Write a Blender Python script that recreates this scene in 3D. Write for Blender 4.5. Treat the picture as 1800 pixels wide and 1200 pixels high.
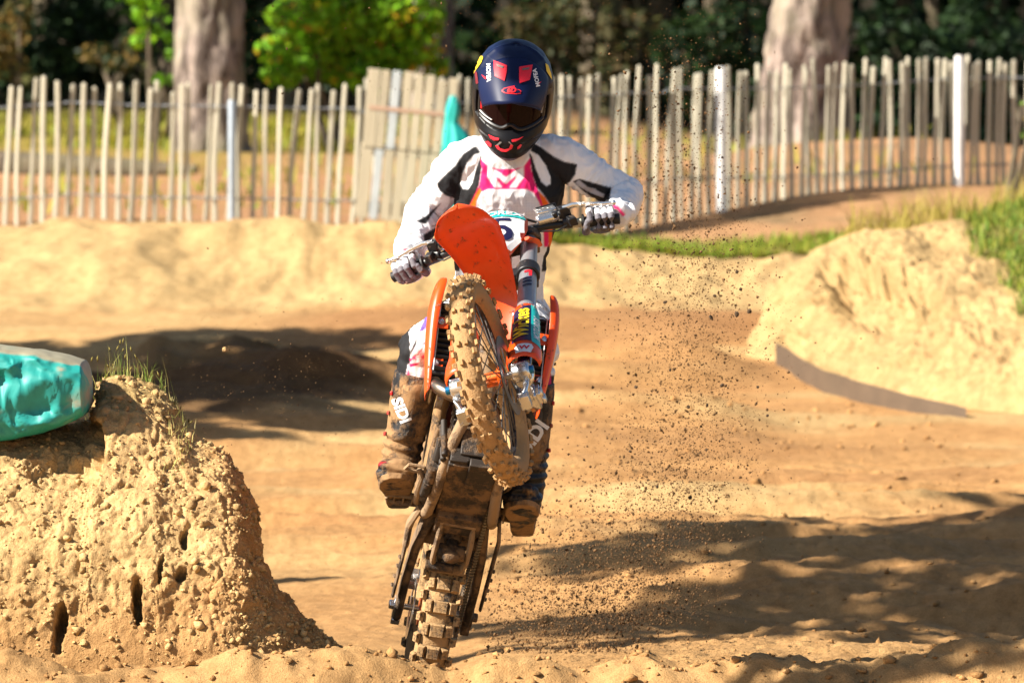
import bpy, bmesh, math, random
import numpy as np
from mathutils import Vector, Matrix
from mathutils.bvhtree import BVHTree

for o in list(bpy.data.objects):
    bpy.data.objects.remove(o)
SC = bpy.context.scene
COL = SC.collection
RNG = np.random.RandomState(7)
random.seed(7)

# ------------------------------------------------------------------ camera
FPX, ZC, HOR = 10400.0, 2.225, 100.0          # focal length in photo pixels, eye height, horizon row
TILT = math.atan((600 - HOR) / FPX)
CAMP = Vector((0, -20, ZC))
cd = bpy.data.cameras.new('camera')
cam = bpy.data.objects.new('camera', cd)
COL.objects.link(cam)
cam.location = CAMP
cam.rotation_euler = (math.pi / 2 - TILT, 0, 0)
cd.sensor_width = 36
cd.lens = 36 * FPX / 1800
cd.clip_start, cd.clip_end = 0.5, 600
cd.dof.use_dof = True
cd.dof.focus_distance = 19.25
cd.dof.aperture_fstop = cd.lens / 1000 / 0.034
SC.camera = cam

# ------------------------------------------------------------------ light
SUN = Vector((-0.74, -0.30, 0.60)).normalized()
elev = math.asin(SUN.z)
azim = math.atan2(SUN.x, SUN.y)
w = bpy.data.worlds.new('World')
SC.world = w
w.use_nodes = True
nt = w.node_tree
sky = nt.nodes.new('ShaderNodeTexSky')
sky.sky_type = 'NISHITA'
sky.sun_disc = False
sky.sun_elevation = elev
sky.sun_rotation = azim
bg = nt.nodes['Background']
bg.inputs[1].default_value = 0.05
nt.links.new(sky.outputs[0], bg.inputs[0])
sd = bpy.data.lights.new('sun', 'SUN')
sd.energy = 5.0
sd.angle = math.radians(0.5)
sd.color = (1.0, 0.93, 0.82)
so = bpy.data.objects.new('sun', sd)
COL.objects.link(so)
so.rotation_euler = SUN.to_track_quat('Z', 'Y').to_euler()
SC.view_settings.view_transform = 'Standard'
SC.view_settings.look = 'None'
SC.view_settings.gamma = 1
SC.view_settings.exposure = 1.25
SC.render.engine = 'CYCLES'
SC.cycles.max_bounces = 6
SC.cycles.diffuse_bounces = 1
SC.cycles.use_denoising = True

# ------------------------------------------------------------------ helpers
_ct, _st = math.cos(TILT), math.sin(TILT)

def at(px, py, y):
    """world point seen at photo pixel (px,py) at world depth y"""
    d = Vector(((px - 900) / FPX, 0, 0)) + Vector((0, _ct, -_st)) + Vector((0, _st, _ct)) * ((600 - py) / FPX)
    return CAMP + d * ((y + 20) / d.y)

_perm = RNG.permutation(256)
_perm = np.concatenate([_perm, _perm, _perm])
_g = RNG.normal(size=(256, 3))
_g /= np.linalg.norm(_g, axis=1)[:, None]

def noise3(P):
    """gradient noise, about -0.7..0.7, vectorised over (n,3)"""
    P = np.asarray(P, float)
    i = np.floor(P).astype(int)
    f = P - i
    u = f * f * f * (f * (f * 6 - 15) + 10)
    i &= 255
    out = 0
    for dx in (0, 1):
        wx = u[:, 0] if dx else 1 - u[:, 0]
        for dy in (0, 1):
            wy = u[:, 1] if dy else 1 - u[:, 1]
            for dz in (0, 1):
                wz = u[:, 2] if dz else 1 - u[:, 2]
                h = _perm[_perm[_perm[i[:, 0] + dx & 255] + (i[:, 1] + dy & 255)] + (i[:, 2] + dz & 255)]
                g = _g[h]
                out = out + wx * wy * wz * (g[:, 0] * (f[:, 0] - dx) + g[:, 1] * (f[:, 1] - dy) + g[:, 2] * (f[:, 2] - dz))
    return out

def fbm(P, octv=4, gain=0.5):
    P = np.asarray(P, float)
    a, s, o = 1.0, 0.0, 0
    for k in range(octv):
        s = s + a * noise3(P * (2.03 ** k) + 17.3 * k)
        a *= gain
    return s

def ss(a, b, x):
    t = np.clip((x - a) / (b - a), 0, 1)
    return t * t * (3 - 2 * t)

def mesh_np(name, V, F, smooth=False):
    """mesh from arrays; F is (n,3)/(n,4) array or a list of faces"""
    me = bpy.data.meshes.new(name)
    V = np.asarray(V, np.float32)
    if isinstance(F, np.ndarray):
        n, k = F.shape
        me.vertices.add(len(V))
        me.vertices.foreach_set('co', V.ravel())
        me.loops.add(n * k)
        me.loops.foreach_set('vertex_index', F.astype(np.int32).ravel())
        me.polygons.add(n)
        me.polygons.foreach_set('loop_start', np.arange(0, n * k, k, dtype=np.int32))
        me.polygons.foreach_set('loop_total', np.full(n, k, np.int32))
        me.update(calc_edges=True)
    else:
        me.from_pydata(V.tolist(), [], F)
        me.update()
    if smooth:
        me.polygons.foreach_set('use_smooth', np.ones(len(me.polygons), bool))
    return me

def set_col(me, C, name='Col'):
    at_ = me.color_attributes.new(name, 'FLOAT_COLOR', 'POINT')
    C = np.asarray(C, np.float32)
    if C.shape[1] == 3:
        C = np.hstack([C, np.ones((len(C), 1), np.float32)])
    at_.data.foreach_set('color', C.ravel())

def link(name, me, mats=None, parent=None, loc=None):
    o = bpy.data.objects.new(name, me)
    COL.objects.link(o)
    if mats is not None and me is not None:
        for m in (mats if isinstance(mats, (list, tuple)) else [mats]):
            if m.name not in [x.name for x in me.materials if x]:
                me.materials.append(m)
    if parent is not None:
        o.parent = parent
    if loc is not None:
        o.location = loc
    return o

def empty(name, label, cat, loc=(0, 0, 0), group=None):
    o = bpy.data.objects.new(name, None)
    COL.objects.link(o)
    o.location = loc
    o.empty_display_size = 0.1
    return tag(o, label, cat, group)

def tag(o, label=None, cat=None, group=None, kind=None):
    if label: o['label'] = label
    if cat: o['category'] = cat
    if group: o['group'] = group
    if kind: o['kind'] = kind
    return o

def dup(o, parent=None):
    c = o.copy()
    COL.objects.link(c)
    if parent is not None:
        c.parent = parent
    return c

def frame_from(t, ref):
    t = Vector(t).normalized()
    u = Vector(ref) - t * Vector(ref).dot(t)
    if u.length < 1e-6:
        u = t.orthogonal()
    u.normalize()
    return t, u, t.cross(u)

class MB:
    """collects shapes into one mesh"""
    def __init__(s):
        s.v, s.f, s.m, s.xf = [], [], [], None
    def add(s, vs, fs, mi=0):
        b = len(s.v)
        for p in vs:
            p = Vector(p)
            s.v.append(s.xf(p) if s.xf else p)
        for f in fs:
            s.f.append([b + i for i in f])
            s.m.append(mi)
        return s
    def box(s, c, size, R=None, mi=0, taper=(1, 1)):
        c = Vector(c)
        hx, hy, hz = (q / 2 for q in size)
        vs = []
        for z, k in ((-hz, (1, 1)), (hz, taper)):
            for x, y in ((-hx, -hy), (hx, -hy), (hx, hy), (-hx, hy)):
                p = Vector((x * k[0], y * k[1], z))
                vs.append(c + (R @ p if R else p))
        return s.add(vs, [(3, 2, 1, 0), (4, 5, 6, 7), (0, 1, 5, 4), (1, 2, 6, 5), (2, 3, 7, 6), (3, 0, 4, 7)], mi)
    def tube(s, pts, r, n=10, cap=True, ref=(0, 0, 1), mi=0, expo=None):
        """tube along pts; r: number, or list of numbers / (a,b) pairs; a runs along ref"""
        pts = [Vector(p) for p in pts]
        m = len(pts)
        rr = r if isinstance(r, (list, tuple)) and len(r) == m else [r] * m
        vs, fs = [], []
        pu = None
        for i, p in enumerate(pts):
            t = (pts[min(i + 1, m - 1)] - pts[max(i - 1, 0)])
            t, u, w_ = frame_from(t, ref if pu is None or ref != 'p' else pu)
            a, b = rr[i] if isinstance(rr[i], (tuple, list)) else (rr[i], rr[i])
            for k in range(n):
                q = 2 * math.pi * k / n
                cx, sx = math.cos(q), math.sin(q)
                if expo:
                    cx = math.copysign(abs(cx) ** expo, cx); sx = math.copysign(abs(sx) ** expo, sx)
                vs.append(p + u * (a * cx) + w_ * (b * sx))
        for i in range(m - 1):
            for k in range(n):
                k2 = (k + 1) % n
                fs.append((i * n + k, i * n + k2, (i + 1) * n + k2, (i + 1) * n + k))
        if cap:
            fs.append(list(range(n))[::-1])
            fs.append([(m - 1) * n + k for k in range(n)])
        return s.add(vs, fs, mi)
    def lathe(s, prof, c, axis, n=24, mi=0, closed=False):
        """prof: list of (distance along axis, radius)"""
        c = Vector(c)
        t, u, w_ = frame_from(axis, (0.31, 0.17, 0.93))
        vs, fs = [], []
        m = len(prof)
        for d, r in prof:
            for k in range(n):
                q = 2 * math.pi * k / n
                vs.append(c + t * d + (u * math.cos(q) + w_ * math.sin(q)) * r)
        for i in range(m if closed else m - 1):
            j = (i + 1) % m
            for k in range(n):
                k2 = (k + 1) % n
                fs.append((i * n + k, i * n + k2, j * n + k2, j * n + k))
        if not closed:
            if prof[0][1] > 1e-5: fs.append(list(range(n))[::-1])
            if prof[-1][1] > 1e-5: fs.append([(m - 1) * n + k for k in range(n)])
        return s.add(vs, fs, mi)
    def prism(s, poly, o, u, v, th, mi=0):
        """2D polygon in the plane o + x*u + y*v, thickness th along u x v"""
        o, u, v = Vector(o), Vector(u).normalized(), Vector(v).normalized()
        nn = u.cross(v)
        a = [o + u * x + v * y - nn * th / 2 for x, y in poly]
        b = [p + nn * th for p in a]
        n = len(poly)
        fs = [list(range(n))[::-1], [n + i for i in range(n)]]
        fs += [(i, (i + 1) % n, n + (i + 1) % n, n + i) for i in range(n)]
        return s.add(a + b, fs, mi)
    def grid(s, rows, mi=0, closed_u=False):
        m, n = len(rows), len(rows[0])
        vs = [p for r in rows for p in r]
        fs = []
        for i in range(m - 1):
            for k in range(n if closed_u else n - 1):
                k2 = (k + 1) % n
                fs.append((i * n + k, i * n + k2, (i + 1) * n + k2, (i + 1) * n + k))
        return s.add(vs, fs, mi)
    def ball(s, c, r, n=10, mi=0):
        r = r if isinstance(r, (tuple, list)) else (r, r, r)
        c = Vector(c)
        rows = []
        for i in range(1, n):
            a = math.pi * i / n
            rows.append([c + Vector((math.sin(a) * math.cos(2 * math.pi * k / (2 * n)) * r[0],
                                     math.sin(a) * math.sin(2 * math.pi * k / (2 * n)) * r[1], math.cos(a) * r[2])) for k in range(2 * n)])
        b = len(s.v)
        s.grid(rows, mi, True)
        m = 2 * n
        s.add([c + Vector((0, 0, r[2])), c - Vector((0, 0, r[2]))], [], mi)
        t = len(s.v) - 2
        for k in range(m):
            s.f.append([t, b + k, b + (k + 1) % m]); s.m.append(mi)
            e = b + (n - 2) * m
            s.f.append([t + 1, e + (k + 1) % m, e + k]); s.m.append(mi)
        return s
    def mesh(s, name, smooth=True):
        me = bpy.data.meshes.new(name)
        me.from_pydata([tuple(p) for p in s.v], [], s.f)
        me.polygons.foreach_set('material_index', np.array(s.m, np.int32))
        me.update()
        bm = bmesh.new(); bm.from_mesh(me)
        bmesh.ops.recalc_face_normals(bm, faces=bm.faces)
        bm.to_mesh(me); bm.free()
        if smooth:
            me.polygons.foreach_set('use_smooth', np.ones(len(me.polygons), bool))
            me.set_sharp_from_angle(angle=math.radians(40))
        return me
    def build(s, name, mats, parent=None, bevel=0, smooth=True, sub=0, solid=0):
        me = s.mesh(name, smooth)
        o = link(name, me, mats, parent)
        if solid:
            md = o.modifiers.new('solid', 'SOLIDIFY'); md.thickness = solid; md.offset = 0
        if bevel:
            md = o.modifiers.new('bevel', 'BEVEL'); md.width = bevel; md.segments = 2; md.limit_method = 'ANGLE'; md.angle_limit = math.radians(35)
        if sub:
            md = o.modifiers.new('sub', 'SUBSURF'); md.levels = sub; md.render_levels = sub
        return o

def remesh_np(mb, voxel, smooth=2, fac=0.5):
    """union of closed tubes as one continuous skin; returns (V,F) arrays"""
    me = mb.mesh('tmp', False)
    o = bpy.data.objects.new('tmp', me)
    COL.objects.link(o)
    md = o.modifiers.new('r', 'REMESH'); md.mode = 'VOXEL'; md.voxel_size = voxel
    md = o.modifiers.new('s', 'SMOOTH'); md.iterations = smooth; md.factor = fac
    dg = bpy.context.evaluated_depsgraph_get()
    ev = o.evaluated_get(dg)
    m2 = bpy.data.meshes.new_from_object(ev)
    V = np.empty(len(m2.vertices) * 3, np.float32); m2.vertices.foreach_get('co', V)
    N = np.empty(len(m2.vertices) * 3, np.float32); m2.vertex_normals.foreach_get('vector', N)
    n = len(m2.polygons)
    F = np.empty(len(m2.loops), np.int32); m2.loops.foreach_get('vertex_index', F)
    F = F.reshape(n, 4)
    bpy.data.objects.remove(o); bpy.data.meshes.remove(me); bpy.data.meshes.remove(m2)
    return V.reshape(-1, 3).astype(float), F, N.reshape(-1, 3).astype(float)

def inpoly(X, Y, poly):
    """vectorised even-odd test"""
    c = np.zeros(len(X), bool)
    n = len(poly)
    for i in range(n):
        x1, y1 = poly[i]; x2, y2 = poly[(i + 1) % n]
        if y1 == y2: continue
        k = (y1 > Y) != (y2 > Y)
        c ^= k & (X < (x2 - x1) * (Y - y1) / (y2 - y1) + x1)
    return c

def text_mesh(txt, size, bold=0.0, shear=0.0):
    cu = bpy.data.curves.new('t', 'FONT')
    cu.body = txt; cu.size = size; cu.align_x = 'CENTER'; cu.align_y = 'CENTER'; cu.offset = bold; cu.shear = shear
    cu.resolution_u = 3
    o = bpy.data.objects.new('t', cu); COL.objects.link(o)
    dg = bpy.context.evaluated_depsgraph_get()
    me = bpy.data.meshes.new_from_object(o.evaluated_get(dg))
    bpy.data.objects.remove(o)
    bm = bmesh.new(); bm.from_mesh(me); bpy.data.meshes.remove(me)
    bmesh.ops.triangulate(bm, faces=bm.faces)
    for _ in range(4):
        es = [e for e in bm.edges if e.calc_length() > max(.006, size * .14)]
        if not es: break
        bmesh.ops.subdivide_edges(bm, edges=es, cuts=1)
        bmesh.ops.triangulate(bm, faces=bm.faces)
    bm.verts.index_update()
    vs = [v.co.copy() for v in bm.verts]; fs = [[v.index for v in f.verts] for f in bm.faces]
    bm.free()
    return vs, fs

def poly_mesh(poly, step=0.01):
    """fine triangulated flat polygon (2D)"""
    bm = bmesh.new()
    vs = [bm.verts.new((x, y, 0)) for x, y in poly]
    bm.faces.new(vs)
    bmesh.ops.triangulate(bm, faces=bm.faces)
    for _ in range(5):
        es = [e for e in bm.edges if e.calc_length() > step]
        if not es: break
        bmesh.ops.subdivide_edges(bm, edges=es, cuts=1)
        bmesh.ops.triangulate(bm, faces=bm.faces)
    bm.verts.index_update()
    r = [v.co.copy() for v in bm.verts], [[v.index for v in f.verts] for f in bm.faces]
    bm.free()
    return r

def decal(name, vf, o, u, v, targets, mat, parent, off=0.0012, back=0.3):
    """lay a flat print (verts, faces) on the surface of targets, thrown along -(u x v) from the plane o,u,v"""
    o, u, v = Vector(o), Vector(u).normalized(), Vector(v).normalized()
    nn = u.cross(v)
    vs, fs = vf
    pts, ok = [], []
    for p in vs:
        q = o + u * p.x + v * p.y + nn * back
        best = None
        for bv in targets:
            h = bv.ray_cast(q, -nn)
            if h[0] is not None and (best is None or h[3] < best[3]): best = h
        if best:
            nrm = best[1] if best[1].dot(nn) > 0 else -best[1]
            pts.append(best[0] + nrm * off); ok.append(best[3])
        else:
            pts.append(q - nn * back); ok.append(None)
    d = [k for k in ok if k is not None]
    if not d: return None
    fs = [f for f in fs if all(ok[i] is not None for i in f) and max(ok[i] for i in f) - min(ok[i] for i in f) < 0.05]
    m = MB(); m.add(pts, fs)
    me = bpy.data.meshes.new(name); me.from_pydata([tuple(p) for p in m.v], [], m.f); me.update()
    return link(name, me, mat, parent)

def bvh_of(o):
    me = o.data
    return BVHTree.FromPolygons([v.co for v in me.vertices], [list(p.vertices) for p in me.polygons])

# ------------------------------------------------------------------ materials
def nodes(name):
    m = bpy.data.materials.new(name)
    m.use_nodes = True
    t = m.node_tree
    return m, t, t.nodes['Principled BSDF'], t.nodes, t.links

def _noise(N, L, co, scale, detail=4, rough=0.6, dist=0.0):
    n = N.new('ShaderNodeTexNoise')
    n.inputs['Scale'].default_value = scale; n.inputs['Detail'].default_value = detail
    n.inputs['Roughness'].default_value = rough; n.inputs['Distortion'].default_value = dist
    L.new(co, n.inputs['Vector'])
    return n.outputs['Fac']

def _ramp(N, L, f, a, b, ca=(0, 0, 0, 1), cb=(1, 1, 1, 1)):
    r = N.new('ShaderNodeValToRGB')
    r.color_ramp.elements[0].position = a; r.color_ramp.elements[1].position = b
    r.color_ramp.elements[0].color = ca; r.color_ramp.elements[1].color = cb
    L.new(f, r.inputs[0])
    return r.outputs[0]

def _mix(N, L, f, a, b, mode='MIX'):
    m = N.new('ShaderNodeMix'); m.data_type = 'RGBA'; m.blend_type = mode
    for s_, x in ((m.inputs['Factor'], f), (m.inputs['A'], a), (m.inputs['B'], b)):
        if isinstance(x, (int, float)): s_.default_value = x
        elif isinstance(x, tuple): s_.default_value = (*x, 1) if len(x) == 3 else x
        else: L.new(x, s_)
    return m.outputs['Result']

MUD = (0.40, 0.235, 0.105)
MUDD = (0.20, 0.11, 0.05)

def mat(name, col, rough=0.5, metal=0.0, var=0.12, vscale=25, bump=0.0, bscale=120, mud=0.0, mscale=9, mudcol=MUD, attr=None, coat=0.0, spec=0.5, stretch=None):
    """procedural paint / cloth / metal with small colour variation, relief and optional dried mud"""
    m, t, P, N, L = nodes(name)
    tc = N.new('ShaderNodeTexCoord').outputs['Object']
    if stretch:
        mp = N.new('ShaderNodeMapping'); mp.inputs['Scale'].default_value = stretch
        L.new(tc, mp.inputs[0]); tc = mp.outputs[0]
    if attr:
        a = N.new('ShaderNodeAttribute'); a.attribute_name = attr
        base = a.outputs['Color']
    else:
        base = col
    n1 = _noise(N, L, tc, vscale)
    g = _ramp(N, L, n1, 0.25, 0.75, (1 - var, 1 - var, 1 - var, 1), (1 + var, 1 + var, 1 + var, 1))
    c = _mix(N, L, 1.0, base, g, 'MULTIPLY')
    rr = rough
    hgt = None
    if mud > 0:
        n2 = _noise(N, L, tc, mscale, 7, 0.68)
        k = _ramp(N, L, n2, 0.5 - 0.27 * mud + 0.10 - 0.10 * mud, 0.60 - 0.27 * mud + 0.10 - 0.10 * mud, (1, 1, 1, 1) if False else (0, 0, 0, 1), (1, 1, 1, 1))
        n3 = _noise(N, L, tc, 60, 5)
        mc = _mix(N, L, n3, MUDD if mudcol == MUD else mudcol, mudcol)
        c = _mix(N, L, k, c, mc)
        mx = N.new('ShaderNodeMix'); mx.data_type = 'FLOAT'
        L.new(k, mx.inputs[0]); mx.inputs[2].default_value = rough; mx.inputs[3].default_value = 0.95
        L.new(mx.outputs[0], P.inputs['Roughness'])
        if metal > 0:
            mm = N.new('ShaderNodeMix'); mm.data_type = 'FLOAT'
            L.new(k, mm.inputs[0]); mm.inputs[2].default_value = metal; mm.inputs[3].default_value = 0
            L.new(mm.outputs[0], P.inputs['Metallic'])
        b0 = N.new('ShaderNodeBump'); b0.inputs['Distance'].default_value = 0.004; b0.inputs['Strength'].default_value = 0.8
        mu = N.new('ShaderNodeMath'); mu.operation = 'MULTIPLY_ADD'; L.new(n3, mu.inputs[0]); L.new(k, mu.inputs[1]); L.new(k, mu.inputs[2])
        L.new(mu.outputs[0], b0.inputs['Height'])
        hgt = b0
    else:
        P.inputs['Roughness'].default_value = rough
        P.inputs['Metallic'].default_value = metal
    L.new(c, P.inputs['Base Color'])
    P.inputs['Specular IOR Level'].default_value = spec
    P.inputs['Coat Weight'].default_value = coat
    if bump > 0:
        b = N.new('ShaderNodeBump'); b.inputs['Distance'].default_value = bump; b.inputs['Strength'].default_value = 1
        L.new(_noise(N, L, tc, bscale, 5), b.inputs['Height'])
        if hgt: L.new(hgt.outputs[0], b.inputs['Normal'])
        L.new(b.outputs[0], P.inputs['Normal'])
    elif hgt:
        L.new(hgt.outputs[0], P.inputs['Normal'])
    return m

def soil_mat():
    """sand and earth: colour by vertex attribute (kind of soil, painted ridge shade), grains and crumbs by noise"""
    m, t, P, N, L = nodes('soil')
    co = N.new('ShaderNodeTexCoord').outputs['Object']
    a = N.new('ShaderNodeAttribute'); a.attribute_name = 'Col'
    n1 = _noise(N, L, co, 1.7, 5, 0.6)
    n2 = _noise(N, L, co, 14, 6, 0.7)
    n3 = _noise(N, L, co, 160, 3, 0.7)
    c = _mix(N, L, 1.0, a.outputs['Color'], _ramp(N, L, n1, 0.3, 0.7, (0.86, 0.84, 0.82, 1), (1.12, 1.12, 1.12, 1)), 'MULTIPLY')
    c = _mix(N, L, 1.0, c, _ramp(N, L, n2, 0.3, 0.68, (0.74, 0.70, 0.66, 1), (1.13, 1.14, 1.16, 1)), 'MULTIPLY')
    c = _mix(N, L, 1.0, c, _ramp(N, L, n3, 0.3, 0.7, (0.80, 0.78, 0.76, 1), (1.17, 1.18, 1.2, 1)), 'MULTIPLY')
    L.new(c, P.inputs['Base Color'])
    P.inputs['Roughness'].default_value = 0.95
    P.inputs['Specular IOR Level'].default_value = 0.15
    b1 = N.new('ShaderNodeBump'); b1.inputs['Distance'].default_value = 0.035; b1.inputs['Strength'].default_value = 0.5
    L.new(_noise(N, L, co, 11, 8, 0.72), b1.inputs['Height'])
    b2 = N.new('ShaderNodeBump'); b2.inputs['Distance'].default_value = 0.006; b2.inputs['Strength'].default_value = 0.8
    L.new(n3, b2.inputs['Height']); L.new(b1.outputs[0], b2.inputs['Normal'])
    L.new(b2.outputs[0], P.inputs['Normal'])
    return m

def leaf_mat(name, trans=0.35):
    m, t, P, N, L = nodes(name)
    a = N.new('ShaderNodeAttribute'); a.attribute_name = 'Col'
    L.new(a.outputs['Color'], P.inputs['Base Color'])
    P.inputs['Roughness'].default_value = 0.6
    P.inputs['Specular IOR Level'].default_value = 0.25
    tr = N.new('ShaderNodeBsdfTranslucent'); L.new(a.outputs['Color'], tr.inputs[0])
    mx = N.new('ShaderNodeMixShader'); mx.inputs[0].default_value = trans
    L.new(P.outputs[0], mx.inputs[1]); L.new(tr.outputs[0], mx.inputs[2])
    L.new(mx.outputs[0], N['Material Output'].inputs[0])
    return m

def bark_mat(name, c1, c2, scale=(9, 9, 2.2)):
    m, t, P, N, L = nodes(name)
    co = N.new('ShaderNodeTexCoord').outputs['Object']
    mp = N.new('ShaderNodeMapping'); mp.inputs['Scale'].default_value = scale; L.new(co, mp.inputs[0])
    n1 = _noise(N, L, mp.outputs[0], 1.0, 6, 0.7, 0.6)
    n2 = _noise(N, L, co, 1.3, 4)
    c = _mix(N, L, _ramp(N, L, n1, 0.42, 0.58), c1, c2)
    c = _mix(N, L, _ramp(N, L, n2, 0.45, 0.75), c, (c2[0] * 0.9, c2[1] * 1.05, c2[2] * 0.8))
    L.new(c, P.inputs['Base Color']); P.inputs['Roughness'].default_value = 0.95
    b = N.new('ShaderNodeBump'); b.inputs['Distance'].default_value = 0.05; b.inputs['Strength'].default_value = 1
    L.new(n1, b.inputs['Height']); L.new(b.outputs[0], P.inputs['Normal'])
    return m

M_soil = soil_mat()
M_leaf = leaf_mat('leaf')
M_grass = leaf_mat('grass_blade', 0.3)
M_bark = bark_mat('pine_bark', (0.09, 0.066, 0.054), (0.35, 0.275, 0.23), (7.5, 7.5, 2.2))
M_barkd = bark_mat('dark_bark', (0.06, 0.045, 0.03), (0.16, 0.12, 0.08))
M_wood = mat('weathered_wood', (0.50, 0.46, 0.35), 0.85, var=0.3, vscale=6, bump=0.003, bscale=60, stretch=(1, 1, 0.15))
M_woodp = mat('pale_wood', (0.50, 0.43, 0.30), 0.85, var=0.28, vscale=5, bump=0.003, bscale=60, stretch=(1, 1, 0.15))
M_woodb = mat('bluish_wood', (0.47, 0.50, 0.50), 0.8, var=0.2, vscale=5)
M_woodr = mat('brown_timber', (0.24, 0.12, 0.06), 0.9, var=0.3, vscale=8)
M_postw = mat('white_post', (0.74, 0.73, 0.70), 0.7, var=0.2, vscale=4)
M_posth = mat('galvanised_post', (0.42, 0.48, 0.54), 0.45, 0.5, var=0.15, vscale=12)
M_wire = mat('fence_wire', (0.28, 0.30, 0.32), 0.5, 0.6)
M_tealbag = mat('teal_tarpaulin', (0.015, 0.36, 0.34), 0.52, var=0.18, vscale=14, attr='Col', spec=0.5)
M_teal = mat('teal_cloth', (0.01, 0.40, 0.36), 0.5, var=0.2, vscale=7)
M_belt = mat('rubber_belt', (0.10, 0.065, 0.038), 0.8, var=0.2, vscale=6)
# ================================================================== terrain
C_TRACK = np.array((0.45, 0.250, 0.098))
C_DAMP_SHADE = np.array((0.31, 0.162, 0.066))  # damp soil; also the base tone of the painted ridge shade
C_DRY = np.array((0.50, 0.345, 0.155))
C_BANK = np.array((0.58, 0.385, 0.17))
C_NEEDLE = np.array((0.41, 0.225, 0.110))
C_MOSS = np.array((0.26, 0.22, 0.035))
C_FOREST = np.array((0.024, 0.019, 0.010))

def fence_y(x):
    return 25.6 + 2.6 * ss(-1.0, 4.2, np.asarray(x, float))

def ground_z(x, y, fine=True):
    x = np.asarray(x, float); y = np.asarray(y, float)
    P = np.stack([x, y, np.zeros_like(x)], 1)
    z = 0.02 * fbm(P * 0.7, 3)
    # loose ridge thrown up in front of the wheel rut
    lump = fbm(P * np.array((2.6, 2.2, 1)) + 5.0, 4)
    crest = -1.0 + 0.10 * fbm(P * np.array((0.8, 0, 0)) + 9, 2)
    k = np.exp(-((y - crest) / 0.34) ** 2)
    z = z + k * (0.285 + 0.10 * lump + 0.03 * ss(0.8, 2.0, x))
    z = z + 0.16 * ss(-1.2, -2.2, y) * 1.0
    # rut where the rear wheel digs in
    z = z - 0.05 * np.exp(-((x + 0.27) / 0.14) ** 2) * ss(-0.8, -0.3, y) * ss(4.0, 1.0, y)
    # churned ridges at the right, running across
    wv = fbm(P * np.array((0.55, 1.25, 1)) + 31.0, 4, 0.55)
    amp = ss(-0.2, 1.4, x + 0.10 * y) * ss(0.2, 1.0, y) * ss(10.5, 5.0, y)
    z = z + amp * (0.20 * wv + 0.03)
    wv2 = 0.5 + 0.5 * np.sin(1.55 * (y + 0.35 * x) + 1.6 * fbm(P * 0.5 + 3, 2))
    z = z + amp * 0.10 * wv2
    # gentle waves of the track further back
    far = ss(6, 12, y) * ss(27, 20, y)
    z = z + far * (1 - 0.85 * ss(1.1, 1.7, x) * ss(12.0, 13.5, y)) * 0.20 * fbm(P * np.array((0.35, 0.55, 1)) + 50, 3)
    rut = fbm(P * np.array((0.25, 1.1, 1)) + 60, 3)
    z = z + ss(3, 7, y) * ss(22, 17, y) * (1 - ss(1.1, 1.7, x) * ss(12.0, 13.5, y)) * 0.11 * (1 - 3 * np.abs(rut)).clip(-0.4, 1)
    # heaped ridge, left of the rider; its shade is painted in ground_col
    hn = 1 + 0.75 * fbm(P * 2.0 + 77, 4)
    z = z + hn * (0.15 * np.exp(-(np.abs((x + 1.80) / 0.46)) ** 1.7 - ((y - 16.6) / 1.2) ** 2) + 0.05 * np.exp(-((x + 2.2) / 0.2) ** 2 - ((y - 16.8) / 0.8) ** 2) + 0.13 * np.exp(-((x + 2.65) / 0.55) ** 2 - ((y - 16.4) / 1.3) ** 2) + 0.16 * np.exp(-((x + 1.15) / 0.55) ** 2 - ((y - 15.2) / 1.2) ** 2))
    z = z + 0.17 * np.exp(-(((x + 2.0) / 1.3) ** 2 + ((y - 13.8) / 1.6) ** 2)) + 0.05 * ss(0, -3, x) * ss(8, 12, y) * ss(20, 15, y) * np.sin(2.3 * y + x)
    # rise to the roller and the far berm
    z = z + 0.36 * ss(12.5, 22.0, y)
    lf = ss(0.75, -0.3, x)
    bn = fbm(P * np.array((0.9, 0.6, 1)) + 70, 4)
    berm = (0.36 * (1 - lf) + 0.58 * lf) * ss(22.6, 25.0, y) + 0.17 * bn * ss(22.3, 24.2, y) * ss(26.6, 25.0, y)
    z = z + berm
    z = z + 0.10 * np.exp(-((y - 21.3) / 0.9) ** 2) * ss(-2.6, -0.6, x) * ss(2.4, 1.6, x)
    # behind the fence
    z = z + (0.47 * (1 - lf) + 0.02 * lf) * ss(25.3, 28.2, y)
    z = z + 0.62 * ss(28, 60, y) * ss(3.5, -1.0, x)
    z = z + 0.26 * np.exp(-(((x - 3.6) / 1.9) ** 2 + ((y - 35) / 3.0) ** 2))
    z = z + 0.08 * ss(28, 31, y) * fbm(P * 0.35 + 90, 3)
    z = z + 9.0 * ss(85, 130, y) + 3.0 * ss(14, 45, np.abs(x)) * ss(10, 60, y)
    if fine:
        rough = 0.5 + 0.5 * np.maximum(k, amp)
        n = fbm(P * 9 + 120, 4, 0.6)
        z = z + rough * 0.020 * n * ss(24, 8, y) + 0.022 * np.maximum(0, fbm(P * 5 + 200, 3)) * k
        z = z + 0.06 * ss(21, 23.5, y) * ss(27, 25, y) * fbm(P * 3 + 220, 4)
    return z

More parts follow.
